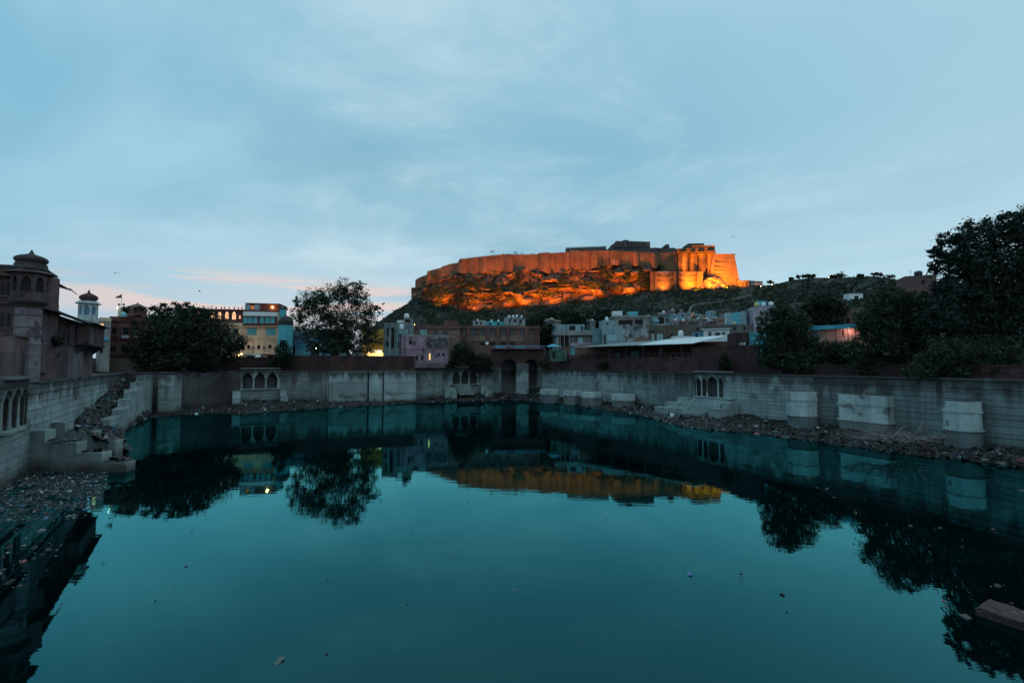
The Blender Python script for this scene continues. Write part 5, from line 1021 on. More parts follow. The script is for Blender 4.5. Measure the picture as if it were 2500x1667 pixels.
f = house('shrine', 'little yellow lit shrine among the right trees', 2458, 2500, 790, 850, 52, 50.5, 3, BROWN, [(2464, 796, 2490, 814, 'y')], .2, cat='shrine')
x0, x1, z0, z1 = f.rect(2473, 795, 2481, 806); f.lbox('idol', x0, x1, -.02, .15, z0, z1, MAROON)

# ---------------------------------------------------------------- people, birds, parked cars
def person_mesh(pose):
    V = [(0, 0, .92), (0, 0, 1.12), (0, 0, 1.38), (0, 0, 1.50), (0, -.01, 1.64), (.10, 0, .88), (.11, -.02, .48), (.11, 0, .06), (-.10, 0, .88), (-.11, 0, .48), (-.11, .02, .06), (.19, 0, 1.38), (.25, 0, 1.12), (.24, -.08, .88), (-.19, 0, 1.38), (-.25, 0, 1.12), (-.24, -.08, .88), (.11, -.13, .04), (-.11, -.11, .04)]
    if pose == 1: V[12], V[13] = (.30, -.12, 1.2), (.14, -.30, 1.3)
    if pose == 2: V[12], V[13], V[15], V[16] = (.33, -.1, 1.2), (.2, -.32, 1.1), (-.33, -.1, 1.2), (-.2, -.32, 1.1)
    R = [.15, .15, .16, .06, .11, .10, .075, .05, .10, .075, .05, .07, .05, .04, .07, .05, .04, .04, .04]
    E = [(0, 1), (1, 2), (2, 3), (3, 4), (0, 5), (5, 6), (6, 7), (0, 8), (8, 9), (9, 10), (2, 11), (11, 12), (12, 13), (2, 14), (14, 15), (15, 16), (7, 17), (10, 18)]
    me = bpy.data.meshes.new('person'); me.from_pydata(V, E, []); o = bpy.data.objects.new('person', me); COL.objects.link(o)
    md = o.modifiers.new('skin', 'SKIN'); sv = me.skin_vertices[0].data
    for i, r in enumerate(R): sv[i].radius = (r, r * .8)
    sv[0].use_root = True; o.modifiers.new('sub', 'SUBSURF').levels = 1; o.modifiers['sub'].render_levels = 1
    dg = bpy.context.evaluated_depsgraph_get(); m2 = bpy.data.meshes.new_from_object(o.evaluated_get(dg)); bpy.data.objects.remove(o); return m2
def clothes(name, top, legs):
    m = bpy.data.materials.new(name); m.use_nodes = True; nt = m.node_tree; N = nt.nodes; b = N['Principled BSDF']; tc = N.new('ShaderNodeTexCoord'); sp = N.new('ShaderNodeSeparateXYZ'); nt.links.new(tc.outputs['Object'], sp.inputs[0])
    mr = N.new('ShaderNodeMapRange'); nt.links.new(sp.outputs[2], mr.inputs[0]); mr.inputs[2].default_value = 1.8
    rp = N.new('ShaderNodeValToRGB'); rp.color_ramp.interpolation = 'CONSTANT'; nt.links.new(mr.outputs[0], rp.inputs[0]); e = rp.color_ramp.elements; e[0].color = (.05, .03, .02, 1); e[1].position = .05; e[1].color = legs + (1,)
    for p, c in ((.50, top), (.82, (.20, .11, .07)), (.93, (.015, .012, .01))): q = e.new(p); q.color = c + (1,)
    nt.links.new(rp.outputs[0], b.inputs['Base Color']); b.inputs['Roughness'].default_value = .9; return m
PM = [person_mesh(k) for k in range(3)]
def person(label, loc, rz, pose, top, legs, group=None, sc_=1.0):
    me = PM[pose].copy(); me.materials.clear(); me.materials.append(clothes('clothes ' + label, top, legs)); o = link('person', me, None, loc); o.rotation_euler = (0, 0, rz); o.scale = (sc_,) * 3; return tag(o, label, 'person', group)
roofz = red_roof.zt
for i, (px, rz, pose, top, legs, desc) in enumerate([(524, .3, 0, (.10, .09, .10), (.06, .06, .07), 'person in dark clothes, leftmost on the maroon house roof'), (537, 2.8, 1, (.45, .22, .18), (.10, .09, .10), 'person in salmon top second along the maroon house roof'), (545, .2, 2, (.40, .14, .12), (.07, .06, .07), 'person in red top third along the maroon house roof'), (556, 1.2, 0, (.40, .20, .14), (.12, .10, .10), 'person in orange brown top midway on the maroon house roof'),
                                                 (569, .4, 1, (.10, .18, .32), (.06, .07, .10), 'person in blue top with raised arm on the maroon house roof'), (579, -.4, 2, (.30, .26, .36), (.10, .09, .12), 'person in violet top near the hotel end of the maroon roof'), (588, .1, 0, (.08, .08, .09), (.05, .05, .06), 'person in dark clothes standing closest to the hotel on the maroon roof')]):
    x_ = red_roof.w(px, 755)[0]; person(desc, red_roof.world(x_, 1.2, red_roof.zt - .42), red_roof.e.rotation_euler.z + rz, pose, top, legs, 'people on the maroon house roof')
for px, top, d_, ps in ((1802, (.40, .44, .50), 'person in pale shirt leaning on the tall maroon wall', 2), (1810, (.62, .66, .74), 'person in white shirt beside another on the tall maroon wall', 2)):
    q = r2.w(px, 845); p = r2.world(q[0], .95, r2.zt - .62); person(d_, p, r2.e.rotation_euler.z, ps, top, (.10, .10, .12), 'people leaning on the tall maroon wall')
BIRDM = flat('dark feathers', (.03, .03, .035), .9)
for i, (px, py, y_) in enumerate(((282, 667, 70), (487, 711, 80), (1790, 579, 90))):
    mb = MB(); mb.lathe([(.01, -.35), (.07, -.2), (.10, 0), (.07, .18), (.05, .25), (.01, .36)], 8)
    mb.v = [(x, z, y) for x, y, z in mb.v]
    for s_ in (-1, 1): mb.add([(s_ * .05, .12, .02), (s_ * .05, -.12, .02), (s_ * .5, -.16, .22), (s_ * .5, .10, .22), (s_ * 1.0, -.22, .10)], [(0, 1, 2, 3), (3, 2, 4)])
    mb.add([(-.05, -.3, 0), (.05, -.3, 0), (.12, -.55, .02), (-.12, -.55, .02)], [(0, 1, 2, 3)])
    o = mb.build('bird', BIRDM); o.location = U(px, py, y_); o.rotation_euler = (0, 0, 1.2 + i); tag(o, ('dark bird gliding above the flag pole', 'dark bird gliding against the pink cloud', 'dark bird gliding right of the fort')[i], 'bird')
def car(label, loc, rz, m, sc_=1.):
    e = thing('parked_car', label, 'car', loc, rz, 'cars parked on the upper street')
    prof = [(-2.0, .35), (-2.0, .75), (-1.75, .85), (-1.1, .92), (-.6, 1.42), (.7, 1.45), (1.3, .95), (1.95, .85), (2.0, .35)]
    mb = MB(); n = len(prof)
    for sy, k in ((-.8, 1),): mb.add([(x, -.8, z) for x, z in prof] + [(x, .8, z) for x, z in prof], [tuple(range(n)), tuple(range(2 * n - 1, n - 1, -1))] + [(i, n + i, n + (i + 1) % n, (i + 1) % n) for i in range(n)])
    mb.build('body', m, e)
    MB().add([(-1.02, -.7, .96), (-1.02, .7, .96), (-.6, .7, 1.40), (-.6, -.7, 1.40)], [(0, 1, 2, 3)]).add([(-.5, -.81, .95), (1.1, -.81, .95), (.65, -.81, 1.38), (-.45, -.81, 1.38)], [(0, 1, 2, 3)]).build('windscreen', GLASS, e)
    for x in (-1.3, 1.3):
        for y_ in (-.82, .62):
            w = MB(); w.M = Matrix.Translation((x, y_, .33)) @ Matrix.Rotation(-math.pi / 2, 4, 'X'); w.lathe([(.33, 0), (.33, .2)], 14); wo = w.build('wheel', DARKM, e); r_ = MB(); r_.M = w.M; r_.lathe([(.18, -.01), (.18, .21)], 10); r_.build('rim', METAL, wo)
    for y_ in (-.6, .45): MB().box(-2.03, -1.98, y_, y_ + .2, .62, .76).build('headlight', WHITE, e)
    return e
def street(px, y): p = U(px, 880, y); p.z = GR + .004; return p
car('small white car parked below the hotel awnings', street(633, 100), 1.5, WHITE); car('pale blue car parked before the blue shop row', street(737, 102), .1, PALEB); car('white van-like car under the spreading tree', street(768, 103), .05, SHUTC)
# ---------------------------------------------------------------- fort hill
ipl = lambda x, P: float(np.interp(x, [p[0] for p in P], [p[1] for p in P]))
YF = [(1000, 565), (1050, 545), (1120, 522), (1250, 505), (1400, 493), (1590, 482), (1700, 476), (1800, 474), (1900, 470), (2100, 440), (2600, 400)]
CREST = [(840, 884), (880, 840), (915, 795), (938, 776), (965, 758), (993, 743), (1011, 724), (1050, 738), (1100, 750), (1160, 762), (1230, 754), (1300, 748), (1400, 738), (1500, 724), (1590, 710), (1700, 703), (1800, 698), (1862, 699), (1891, 695), (1926, 686), (1987, 678), (2064, 678), (2136, 674), (2187, 682), (2300, 688), (2600, 700)]
def hillz(px, Y):
    yc = ipl(px, YF) - 14; y0 = ipl(px, [(860, 330), (1000, 250), (1300, 190), (1700, 175), (2100, 170), (2600, 200)])
    zc = CAMZ + ray(px, ipl(px, CREST)).z / ray(px, ipl(px, CREST)).y * yc * S
    t = min(1., max(0., (Y - y0) / (yc - y0))); z = GR - .5 + (zc - GR + .5) * (t ** 1.25)
    x = (px - CX) / FPX * Y * S
    z += t * (1 - t) * 26 * noise.noise(Vector((x * .012, Y * S * .012, 1.5))) + min(1, t * 6) * 1.6 * noise.fractal(Vector((x * .06, Y * S * .06, 2)), 1, 2, 3) * (1 - t ** 6)
    if Y > yc: z -= max(0, (Y - yc - 40)) * .35
    return z
def hillp(px, Y): d = ray(px, 760); return Vector((d.x / d.y * Y * S, Y * S, hillz(px, Y)))
V = []; cols = list(range(850, 2604, 6)); rows = 56
for px in cols:
    y0 = 165; yc = ipl(px, YF) - 14
    for j in range(rows):
        t = j / (rows - 7); Y = y0 + (yc - y0) * t if t <= 1 else yc + (t - 1) * 1500
        V.append(tuple(hillp(px, Y)))
F = [(i * rows + j, (i + 1) * rows + j, (i + 1) * rows + j + 1, i * rows + j + 1) for i in range(len(cols) - 1) for j in range(rows - 1)]
hill = npmesh('hill', np.array(V), np.array(F), HILLM, smooth=True); tag(hill, 'steep scrub-covered hill carrying the fort', kind='structure')

def leaves(C, s, n_up=.35, jit=.48):
    # random small quads centred on C
    n = len(C); nrm = RNG.normal(0, 1, (n, 3)); nrm[:, 2] = np.abs(nrm[:, 2]) + n_up; nrm /= np.linalg.norm(nrm, axis=1)[:, None]
    a = np.cross(nrm, RNG.normal(0, 1, (n, 3))); a /= np.linalg.norm(a, axis=1)[:, None]; b = np.cross(nrm, a)
    sz = s * RNG.lognormal(-.14, jit, n)[:, None]; a *= sz; b *= sz * .62
    V = np.stack([C - a * .9 - b * .35, C + b * -.8 + a * .2, C + a + b * .1, C + b * .9 - a * .15], 1).reshape(-1, 3)
    return V, np.arange(n * 4).reshape(-1, 4)
# scrub on the hillside
C = []
for k in range(19500):
    px = random.uniform(925, 2330) if k < 16500 else random.uniform(930, 1200); yc = ipl(px, YF) - 15; t = random.random() ** .75; Y = 195 + (yc - 195) * t
    w = noise.noise(Vector((px * .02, Y * .02, 9)))
    if w < -.24 and random.random() < .8: continue
    p = hillp(px, Y); r = random.uniform(.8, 2.6) * (2.1 if random.random() < .08 else 1) * (.7 + .5 * max(0, w + .3)); m = 20
    q = RNG.normal(0, 1, (m, 3)); q /= np.linalg.norm(q, axis=1)[:, None]; q *= (RNG.uniform(.4, 1, (m, 1))) * r; q[:, 2] = np.abs(q[:, 2]) * .95 + .2
    C.append(q + np.array(p))
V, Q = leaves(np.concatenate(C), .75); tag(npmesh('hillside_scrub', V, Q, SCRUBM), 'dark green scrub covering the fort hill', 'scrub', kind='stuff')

# stone-edged path climbing the hill
PTH = [(1684, 768, 0), (1690, 752, 0), (1700, 746, 0), (1726, 743, 0), (1760, 738, 0), (1799, 732, 0), (1815, 727, 0), (1835, 722, 0)]
V = []; F = []
def on_hill(px, py):
    lo, hi = 180., ipl(px, YF) - 15
    for _ in range(26):
        m = (lo + hi) / 2; p = hillp(px, m); d = ray(px, py)
        if (p.z - CAMZ) / (m * S) < d.z / d.y: lo = m
        else: hi = m
    return hillp(px, lo), lo
PP = [on_hill(a, b)[0] for a, b, _ in PTH]; PP = [PP[i].lerp(PP[i + 1], k / 6) for i in range(len(PP) - 1) for k in range(6)] + [PP[-1]]
mb = MB()
for a, b in zip(PP, PP[1:]):
    h = 2.4 + .5 * noise.noise(a * .2); d = (b - a).normalized(); n = Vector((-d.y, d.x, 0)) * 2.5
    mb.hexa([tuple(a + Vector((0, 0, -2))), tuple(b + Vector((0, 0, -2))), tuple(b + n + Vector((0, 0, -2))), tuple(a + n + Vector((0, 0, -2))), tuple(a + Vector((0, 0, h))), tuple(b + Vector((0, 0, h))), tuple(b + n + Vector((0, 0, h))), tuple(a + n + Vector((0, 0, h)))])
tag(mb.build('path', PATHM), 'pale stone-walled path climbing the hillside', kind='structure')

# ---------------------------------------------------------------- cliff and fort
TOP = [(1014, 684), (1015, 683), (1028, 676), (1042, 672), (1043, 663), (1062, 658), (1075, 655), (1080, 651), (1086, 650), (1100, 645), (1119, 642), (1120, 634), (1140, 631), (1165, 628), (1205, 624), (1240, 621), (1245, 620), (1250, 622), (1290, 622), (1312, 621), (1316, 618), (1340, 617), (1345, 619), (1382, 616), (1440, 613), (1500, 613), (1560, 617), (1600, 618), (1662, 617)]
BASE = [(1014, 704), (1043, 695), (1075, 680), (1090, 668), (1120, 664), (1160, 668), (1200, 660), (1250, 662), (1310, 656), (1345, 668), (1360, 660), (1400, 654), (1440, 655), (1470, 646), (1520, 645), (1590, 650), (1662, 670)]
def bulge(px):
    b = 0
    for c, w, a in ((1043, 8, 6), (1128, 12, 8), (1160, 5, 1.5), (1182, 10, 6), (1213, 5, 1.5), (1243, 11, 10), (1285, 6, 2), (1330, 14, 13), (1360, 5, 2), (1384, 8, 8), (1410, 9, 6), (1450, 11, 8), (1500, 12, 8), (1530, 5, 1.5), (1552, 9, 7), (1597, 10, 8), (1630, 6, 2)):
        d = abs(px - c) / w
        if d < 1: b += a * math.sqrt(1 - d * d)
    return b
FE = thing('hilltop_fort', 'huge floodlit sandstone fort crowning the rocky hill', 'fort', tuple(U(1400, 650, 492)))
def fsub(p): return tuple(Vector(p) - FE.location)
def strip_wall(name, P0, P1, top, base, yf, m, step=1.6, batter=1.6, back=8., parent=FE, jag=.0):
    xs = list(np.arange(P0, P1 + .01, step)); V = []; F = []; r = random.Random(name + str(P0))
    for px in xs:
        yw = yf(px); t = U(px, top(px) + r.uniform(-jag, jag), yw); b = U(px, base(px) + 3, yw); b.y -= batter * S; tb = t.copy(); tb.y += back; d = ray(px, top(px)); tb.x += d.x / d.y * back
        V += [fsub(b), fsub(t), fsub(tb), fsub(tb - Vector((0, 0, 30)))]
    for i in range(len(xs) - 1): k = i * 4; F += [(k, k + 4, k + 5, k + 1), (k + 1, k + 5, k + 6, k + 2), (k + 2, k + 6, k + 7, k + 3)]
    n = len(V); F += [(0, 1, 2, 3), (n - 4, n - 1, n - 2, n - 3)]
    return MB().add(V, F).build(name, m, parent)
def merlons(P0, P1, top, yf, m, step, h, w, name='battlement'):
    mb = MB()
    for px in np.arange(P0, P1, step):
        a = U(px, top(px), yf(px)); b = U(px + step * w, top(px + step * w), yf(px + step * w)); z0 = min(a.z, b.z) - .3; o = FE.location
        mb.hexa([(a.x - o.x, a.y - o.y, z0 - o.z), (b.x - o.x, b.y - o.y, z0 - o.z), (b.x - o.x, b.y - o.y + 1.2, z0 - o.z), (a.x - o.x, a.y - o.y + 1.2, z0 - o.z), (a.x - o.x, a.y - o.y, z0 - o.z + h), (b.x - o.x, b.y - o.y, z0 - o.z + h), (b.x - o.x, b.y - o.y + 1.2, z0 - o.z + h), (a.x - o.x, a.y - o.y + 1.2, z0 - o.z + h)])
    o = mb.build(name, m, FE); o['kind'] = 'stuff'; return o
yfw = lambda px: ipl(px, YF) - bulge(px) / S
tf = lambda px: ipl(px, TOP); bf = lambda px: ipl(px, BASE)
for a, b in ((1014, 1042.8), (1042.8, 1119.6), (1119.6, 1244.4), (1244.4, 1382), (1382, 1499.6), (1499.6, 1662)): strip_wall('curtain_wall', a, b, tf, bf, yfw, FORT, jag=.25)
merlons(1016, 1660, tf, yfw, FORT, 4.6, 1.5, .62)
# cliff: rock sheet under the walls with ledges, overhangs and boulders
CB = [(1005, 728), (1050, 742), (1100, 756), (1160, 768), (1230, 760), (1300, 756), (1400, 748), (1500, 734), (1590, 722), (1800, 712)]
V = []; cp = list(np.arange(1004, 1725, 1.5)); rw = 76
for px in cp:
    pt = bf(px) - 2 if px < 1600 else 668; pb = ipl(px, CB) + 6
    for j in range(rw):
        t = j / (rw - 1); py = pt + (pb - pt) * t; yw = ipl(px, YF)
        p = U(px, py, yw); v = Vector((p.x * .016, p.z * .045, 3.3))
        big = noise.fractal(Vector((p.x * .022, p.z * .030, 8)), 1, 2, 3); strata = noise.noise(Vector((p.x * .006, p.z * .22 + big * 1.5, 4))); cell = noise.cell(Vector((p.x * .05 + big, p.z * .06 + strata, 2)))
        vd = noise.voronoi(Vector((p.x * .042 + big * .5, p.z * .066 + strata * .35, 6)))[0]; out = 2.0 + 17 * t + 19 * (.5 - vd[0]) * min(1, t * 6) - 5 * (vd[1] - vd[0] < .12) * min(1, t * 6) + 8 * big * min(1, t * 4) + 5.5 * strata * min(1, t * 5) + 3.5 * cell * min(1, t * 5) + 1.3 * noise.fractal(Vector((p.x * .15, p.z * .2, 1)), 1, 2, 3)
        ledge = 5 * max(0, math.sin(p.z * .23 + big * 2.5)) ** 3
        V.append(tuple(U(px, py, yw - max(-1, out + ledge) / S)))
F = [(i * rw + j, i * rw + j + 1, (i + 1) * rw + j + 1, (i + 1) * rw + j) for i in range(len(cp) - 1) for j in range(rw - 1)]
tag(npmesh('cliff', np.array(V), np.array(F), ROCK), 'layered rock cliff under the fort walls', kind='structure')
# scrub rooted on the ledges
C = []
for px, py, rx, ry, k in [(1110, 690, 12, 22, 60), (1150, 697, 22, 14, 70), (1190, 706, 26, 8, 50), (1262, 676, 8, 16, 40), (1285, 692, 14, 8, 40), (1300, 702, 26, 6, 40), (1370, 690, 9, 9, 36), (1395, 690, 14, 7, 40), (1468, 658, 8, 9, 36), (1486, 672, 12, 8, 40), (1530, 670, 10, 20, 70), (1565, 678, 12, 22, 90), (1580, 694, 9, 14, 60), (1440, 690, 30, 6, 50), (1230, 708, 34, 6, 60), (1085, 712, 24, 14, 80), (1060, 722, 24, 12, 70), (1130, 735, 30, 10, 60), (1200, 726, 26, 5, 40), (1330, 716, 26, 5, 36), (1250, 640 + 90, 18, 5, 20), (1060, 676, 8, 6, 16), (1610, 652, 12, 3, 20), (1480, 700, 40, 5, 40), (1180, 690, 40, 8, 20), (1400, 700, 50, 6, 16), (1100, 725, 40, 14, 60), (1045, 705, 18, 16, 40)]:
    for i in range(int(k * 1.25)):
        qx, qy = random.gauss(px, rx * .6), random.gauss(py, ry * .6); yw = ipl(qx, YF); t = (qy - bf(min(qx, 1600))) / max(10, ipl(qx, CB) - bf(min(qx, 1600))); c = np.array(U(qx, qy, yw - (8 + 20 * max(0, t)) / S))
        q = RNG.normal(0, 1.5, (16, 3)); C.append(c + q)
for px, py in [(1200, 612.5), (1205, 612), (1255, 618), (1262, 617), (1258, 615.5), (1272, 618), (1277, 618), (1302, 620), (1297, 620), (1228, 620), (1094, 645), (1085, 648)]:
    C.append(np.array(U(px, py + 2, ipl(px, YF) + 6)) + RNG.normal(0, 1.5, (30, 3)))
V, Q = leaves(np.concatenate(C), .8); tag(npmesh('cliff_scrub', V, Q, SCRUBM), 'bushes rooted on the ledges of the fort cliff', 'scrub', kind='stuff')
def fblock(name, pts, y, depth, m, wins=(), pb=None):
    # pts: skyline (px, py) list, left to right; down to pb
    mb = MB()
    for (a, ta), (b, tb) in zip(pts, pts[1:]):
        if b - a < .3: continue
        A, B = U(a, ta, y), U(b, tb, y); A0, B0 = U(a, pb, y), U(b, pb, y); D = Vector((0, depth, 0))
        mb.hexa([fsub(A0), fsub(B0), fsub(B0 + D), fsub(A0 + D), fsub(A), fsub(B), fsub(B + D), fsub(A + D)])
    o = mb.build(name, m, FE)
    for r in wins:
        A, B = U(r[0], r[3], y), U(r[2], r[1], y); q = fsub((A.x, A.y - .25, A.z)); w = fsub((B.x, B.y + .1, B.z))
        MB().box(q[0], w[0], q[1], w[1], q[2], w[2]).build('window', r[4] if len(r) > 4 else OPEN, o)
    return o
fblock('rampart', [(1382, 606), (1480, 602.5)], 500, 10, FORTD, [(1394, 611, 1395, 612.4, LITW), (1401, 611, 1402, 612.4, LITW), (1409, 611, 1410, 612.4, LITW)], 622)  # the small lit boxes are rampart lamps, not windows
merlons(1382.5, 1479, lambda px: 606 - (px - 1382) * .036, lambda px: 500, FORTD, 3.3, 2.0, .55)
fblock('palace_block', [(1480, 609), (1493, 609), (1493.3, 597), (1503, 597), (1503.3, 588.5), (1522, 588.5), (1522.3, 586), (1535, 586), (1535.3, 588.5), (1582, 590), (1587, 590)], 512, 40, FORTD, [(1510, 594, 1513, 599), (1520, 594, 1523, 599), (1530, 594, 1533, 599), (1540, 594, 1543, 599), (1550, 594, 1553, 599), (1560, 594, 1563, 599), (1570, 594, 1573, 599), (1512, 604, 1515, 609), (1526, 604, 1529, 609), (1540, 604, 1543, 609), (1556, 604, 1559, 609)], 622)
fblock('cornice', [(1502, 599.5), (1588, 601)], 511, 2, FORTD, (), 603)
fblock('ruined_palace', [(1587, 605.5), (1600, 604.5), (1617, 606), (1620, 601), (1626, 596.5), (1634, 596.8), (1635, 606), (1640, 604.5), (1648, 606), (1656, 610)], 514, 30, FORTD, [(1625, 600, 1628, 604), (1606, 609, 1609, 613)], 624)
# floodlit right end: palace with scalloped turrets, lower bastions, great tower
def scallop(cs, w, a): return lambda px: sum(a * math.sqrt(max(0, 1 - ((px - c) / w) ** 2)) for c in cs)
s1 = scallop((1672, 1694, 1714, 1735), 9.5, 7)
strip_wall('palace_wall', 1655, 1747, lambda p: ipl(p, [(1655, 611), (1690, 611), (1747, 612)]), lambda p: 682, lambda p: 475 - s1(p) / S, FORT, .8, .5)
for r in ((1655, 606.5, 1690, 614), (1690.3, 599, 1722, 613), (1722.3, 600.5, 1745.5, 613)): fblock('upper_palace', [(r[0], r[1]), (r[2], r[1])], 470.5, 34, FORT, [(x, r[1] + 2.5, x + 2.2, r[1] + 6.5) for x in np.arange(r[0] + 2, r[2] - 3, 4.4)], r[3])
fblock('roof_pavilion', [(1680, 594.5), (1719, 594)], 482, 26, FORTD, [(1684, 596, 1687, 599), (1692, 596, 1695, 599), (1700, 596, 1703, 599)], 612)
fblock('ramp_roof', [(1650, 610), (1680, 603)], 486, 20, FORTD, (), 618)
for r in ((1664, 614.5, 1677, 619), (1688, 616, 1700, 621.5), (1706, 615, 1721, 620), (1728, 614, 1745, 619)):
    fblock('jharokha', [(r[0], r[1]), (r[2], r[1])], 468, 10, FORT, [(x, r[1] + 1, x + 1.6, r[3] - .8) for x in np.arange(r[0] + 1, r[2] - 1.5, 3)], r[3]); fblock('jharokha_eave', [(r[0] - .8, r[1] - .9), (r[2] + .8, r[1] - .9)], 467, 10, FORT, (), r[1] - .2)
merlons(1722.5, 1745, lambda p: 600.5, lambda p: 470.4, FORT, 2.8, 1.8, .5)
s2 = scallop((1622, 1678), 25, 9)
strip_wall('lower_bastion', 1587, 1716, lambda p: 664, lambda p: 712, lambda p: 463 - s2(p) / S, FORT, 1.2, 1.0, back=22)
for a, b in ((1600, 1606), (1646, 1652), (1703, 1716)): fblock('buttress_pier', [(a, 663), (b, 663)], 456.5 if a > 1600 else 459, 8, FORT, (), 716)
merlons(1588, 1714, lambda p: 664, lambda p: 463 - s2(p) / S, FORT, 4.2, 1.3, .6)
for py in (674, 686): fblock('string_course', [(1607, py), (1645, py)], 456.8, 1.0, FORT, (), py + 1.0); fblock('string_course', [(1655, py), (1702, py)], 456.8, 1.0, FORT, (), py + 1.0)
T = [U(1741, 621, 468), U(1793, 621, 466)]; Bq = [U(1728, 706, 462), U(1809, 704, 460)]; D = Vector((6, 60, 0))
MB().hexa([fsub(Bq[0]), fsub(Bq[1]), fsub(Bq[1] + D), fsub(Bq[0] + D), fsub(T[0]), fsub(T[1]), fsub(T[1] + D), fsub(T[0] + D)]).build('great_tower', FORT, FE)
merlons(1742, 1793, lambda p: 621, lambda p: 467.5 - (p - 1742) * .03, FORT, 9.5, 1.3, .86)
for py in (640, 652, 660, 670, 680, 688):
    t = (py - 621) / 83; fblock('string_course', [(1746 - 4 * t, py), (1793.4 + 15 * t, py)], 467 - 6.2 * t - .6, 1.2, FORT, (), py + .9)
# rock knoll at the foot of the palace
V = []; n1, n2 = 44, 26
for i in range(n1 + 1):
    for j in range(n2 + 1):
        px = 1708 + 66 * i / n1; t = j / n2; h = math.sin(math.pi * min(1, max(0, (px - 1706) / 70))) ** .6; py = 704 - (704 - 672) * h * (1 - (1 - t) ** 2.0)
        p = U(px, py, 462); w = noise.fractal(Vector((p.x * .08, p.z * .12, 3)), 1, 2, 4); V.append(fsub(U(px, py, 452 + 13 * t - 3.2 * w)))
npmesh('rock_knoll', np.array(V), np.array([(i * (n2 + 1) + j, i * (n2 + 1) + j + 1, (i + 1) * (n2 + 1) + j + 1, (i + 1) * (n2 + 1) + j) for i in range(n1) for j in range(n2)]), ROCK, FE)
fblock('gate_house', [(1801, 684), (1812, 684), (1812.3, 686), (1817, 686), (1817.3, 684.5), (1828, 683.5), (1829, 688)], 458, 12, FORT, [(1804, 691, 1806, 698), (1821, 690, 1825, 699), (1813, 692, 1815, 698)], 704)
fblock('outer_wall', [(1829, 685), (1862, 687)], 468, 6, FORTD, [(1833, 690, 1860, 696, mat('pale band stone', (.38, .34, .33), (.28, .25, .25), sc=.2))], 704)
for px in (1147, 1126): p = U(px, ipl(px, TOP), ipl(px, YF) + 3); MB().tube([fsub(p - Vector((0, 0, 3))), fsub(p + Vector((0, 0, 12 if px > 1140 else 9)))], [.25, .15], 5).build('mast', DARKM, FE)

# floodlights: housings on the slope with real lamps aimed up at the walls
FL = [(1035, 12, 1040, 690, 3.0), (1062, 16, 1058, 700, 2.2), (1088, 16, 1082, 715, 2.2), (1150, 14, 1160, 735, 5.0), (1192, 15, 1205, 725, 6.0), (1228, 16, 1222, 730, 4.0), (1275, 15, 1280, 725, 7.5), (1292, 16, 1292, 718, 7.5), (1308, 15, 1312, 722, 7.0), (1328, 16, 1334, 690, 6.0), (1364, 15, 1364, 715, 5.0), (1390, 16, 1392, 705, 5.5), (1419, 15, 1415, 690, 4.5), (1447, 15, 1440, 690, 4.0), (1515, 16, 1510, 660, 4.0), (1546, 16, 1552, 660, 4.0), ]
FPOW = 10500
def flood(label, p, tgt, power, size, beam=70, blend=.9, color=(1., .27, .018)):
    d = (tgt - p).normalized(); e = thing('floodlight', label, 'floodlight', p, 0, 'floodlights at the foot of the fort'); rot = d.to_track_quat('-Z', 'Y').to_matrix().to_4x4(); Rb = rot
    mb = MB(); mb.M = Rb; s_ = size; mb.box(-s_, s_, -s_ * .8, s_ * .8, .02, s_ * .8); mb.build('housing', DARKM, e)
    mb = MB(); mb.M = Rb; mb.box(-s_ * .9, s_ * .9, -s_ * .7, s_ * .7, -.04, 0); mb.build('lens', LAMPO, e)
    MB().box(-.15, .15, -.15, .15, -2.5, -.1).build('post', DARKM, e)
    l = bpy.data.lights.new('flood_beam', 'SPOT'); l.energy = power; l.color = color; l.spot_size = math.radians(beam); l.spot_blend = blend; l.shadow_soft_size = size
    o = bpy.data.objects.new('flood_beam', l); COL.objects.link(o); o.parent = e; o.location = d * .3; o.rotation_euler = d.to_track_quat('-Z', 'Y').to_euler()
for i, (px, dy, tx, ty, pw) in enumerate(FL):
    Y = ipl(px, YF) - 14 - dy * .45; p = hillp(px, Y); p.z += 2.2
    flood('%s floodlight along the cliff foot counted from the hill\'s left edge' % ORD[i], p, U(tx, ty, ipl(tx, YF) - 6), FPOW * pw * .65, .9, 72)
# general amber floods washing the long curtain wall from the terrace below it
for i, (px, py, y_, tx, ty, ty_, pw, bm) in enumerate([(1070, 715, 505, 1070, 665, 540, 44, 120), (1150, 715, 484, 1150, 630, 514, 78, 120), (1250, 715, 474, 1250, 622, 505, 84, 120), (1345, 712, 466, 1345, 622, 497, 84, 120), (1440, 712, 460, 1440, 618, 491, 78, 120), (1535, 708, 455, 1535, 622, 486, 66, 120),
                                                     (1700, 700, 436, 1700, 645, 476, 130, 70), (1738, 699, 440, 1742, 650, 470, 120, 70), (1775, 699, 442, 1775, 665, 466, 90, 75), (1812, 700, 446, 1812, 690, 458, 18, 80), (1665, 658, 461, 1690, 630, 476, 20, 90), (1622, 708, 446, 1622, 686, 457, 26, 75), (1678, 708, 446, 1678, 688, 457, 26, 75), (1592, 708, 450, 1593, 695, 459, 5, 70)]):
    p = U(px, py, y_); p.z = hillz(px, y_) + 2.5 if py > 690 else p.z
    flood('%s wide amber floodlight aimed at the fort walls' % ORD[i], p, U(tx, ty, ty_), FPOW * pw, 1.0, bm, color=(1., .22, .010) if i < 6 else (1., .30, .012))
for i, (px, py) in enumerate(((1859, 700.5), (1886, 699), (2026, 676.5))): lamp_ball('ridge_lamp', '%s lit lamp along the ridge right of the fort' % ORD[i], hillp(px, ipl(px, YF) - 22) + Vector((0, 0, 3)), .45, LAMPW, 500, (1, .7, .4), 'lamps along the ridge', pole=3.2)

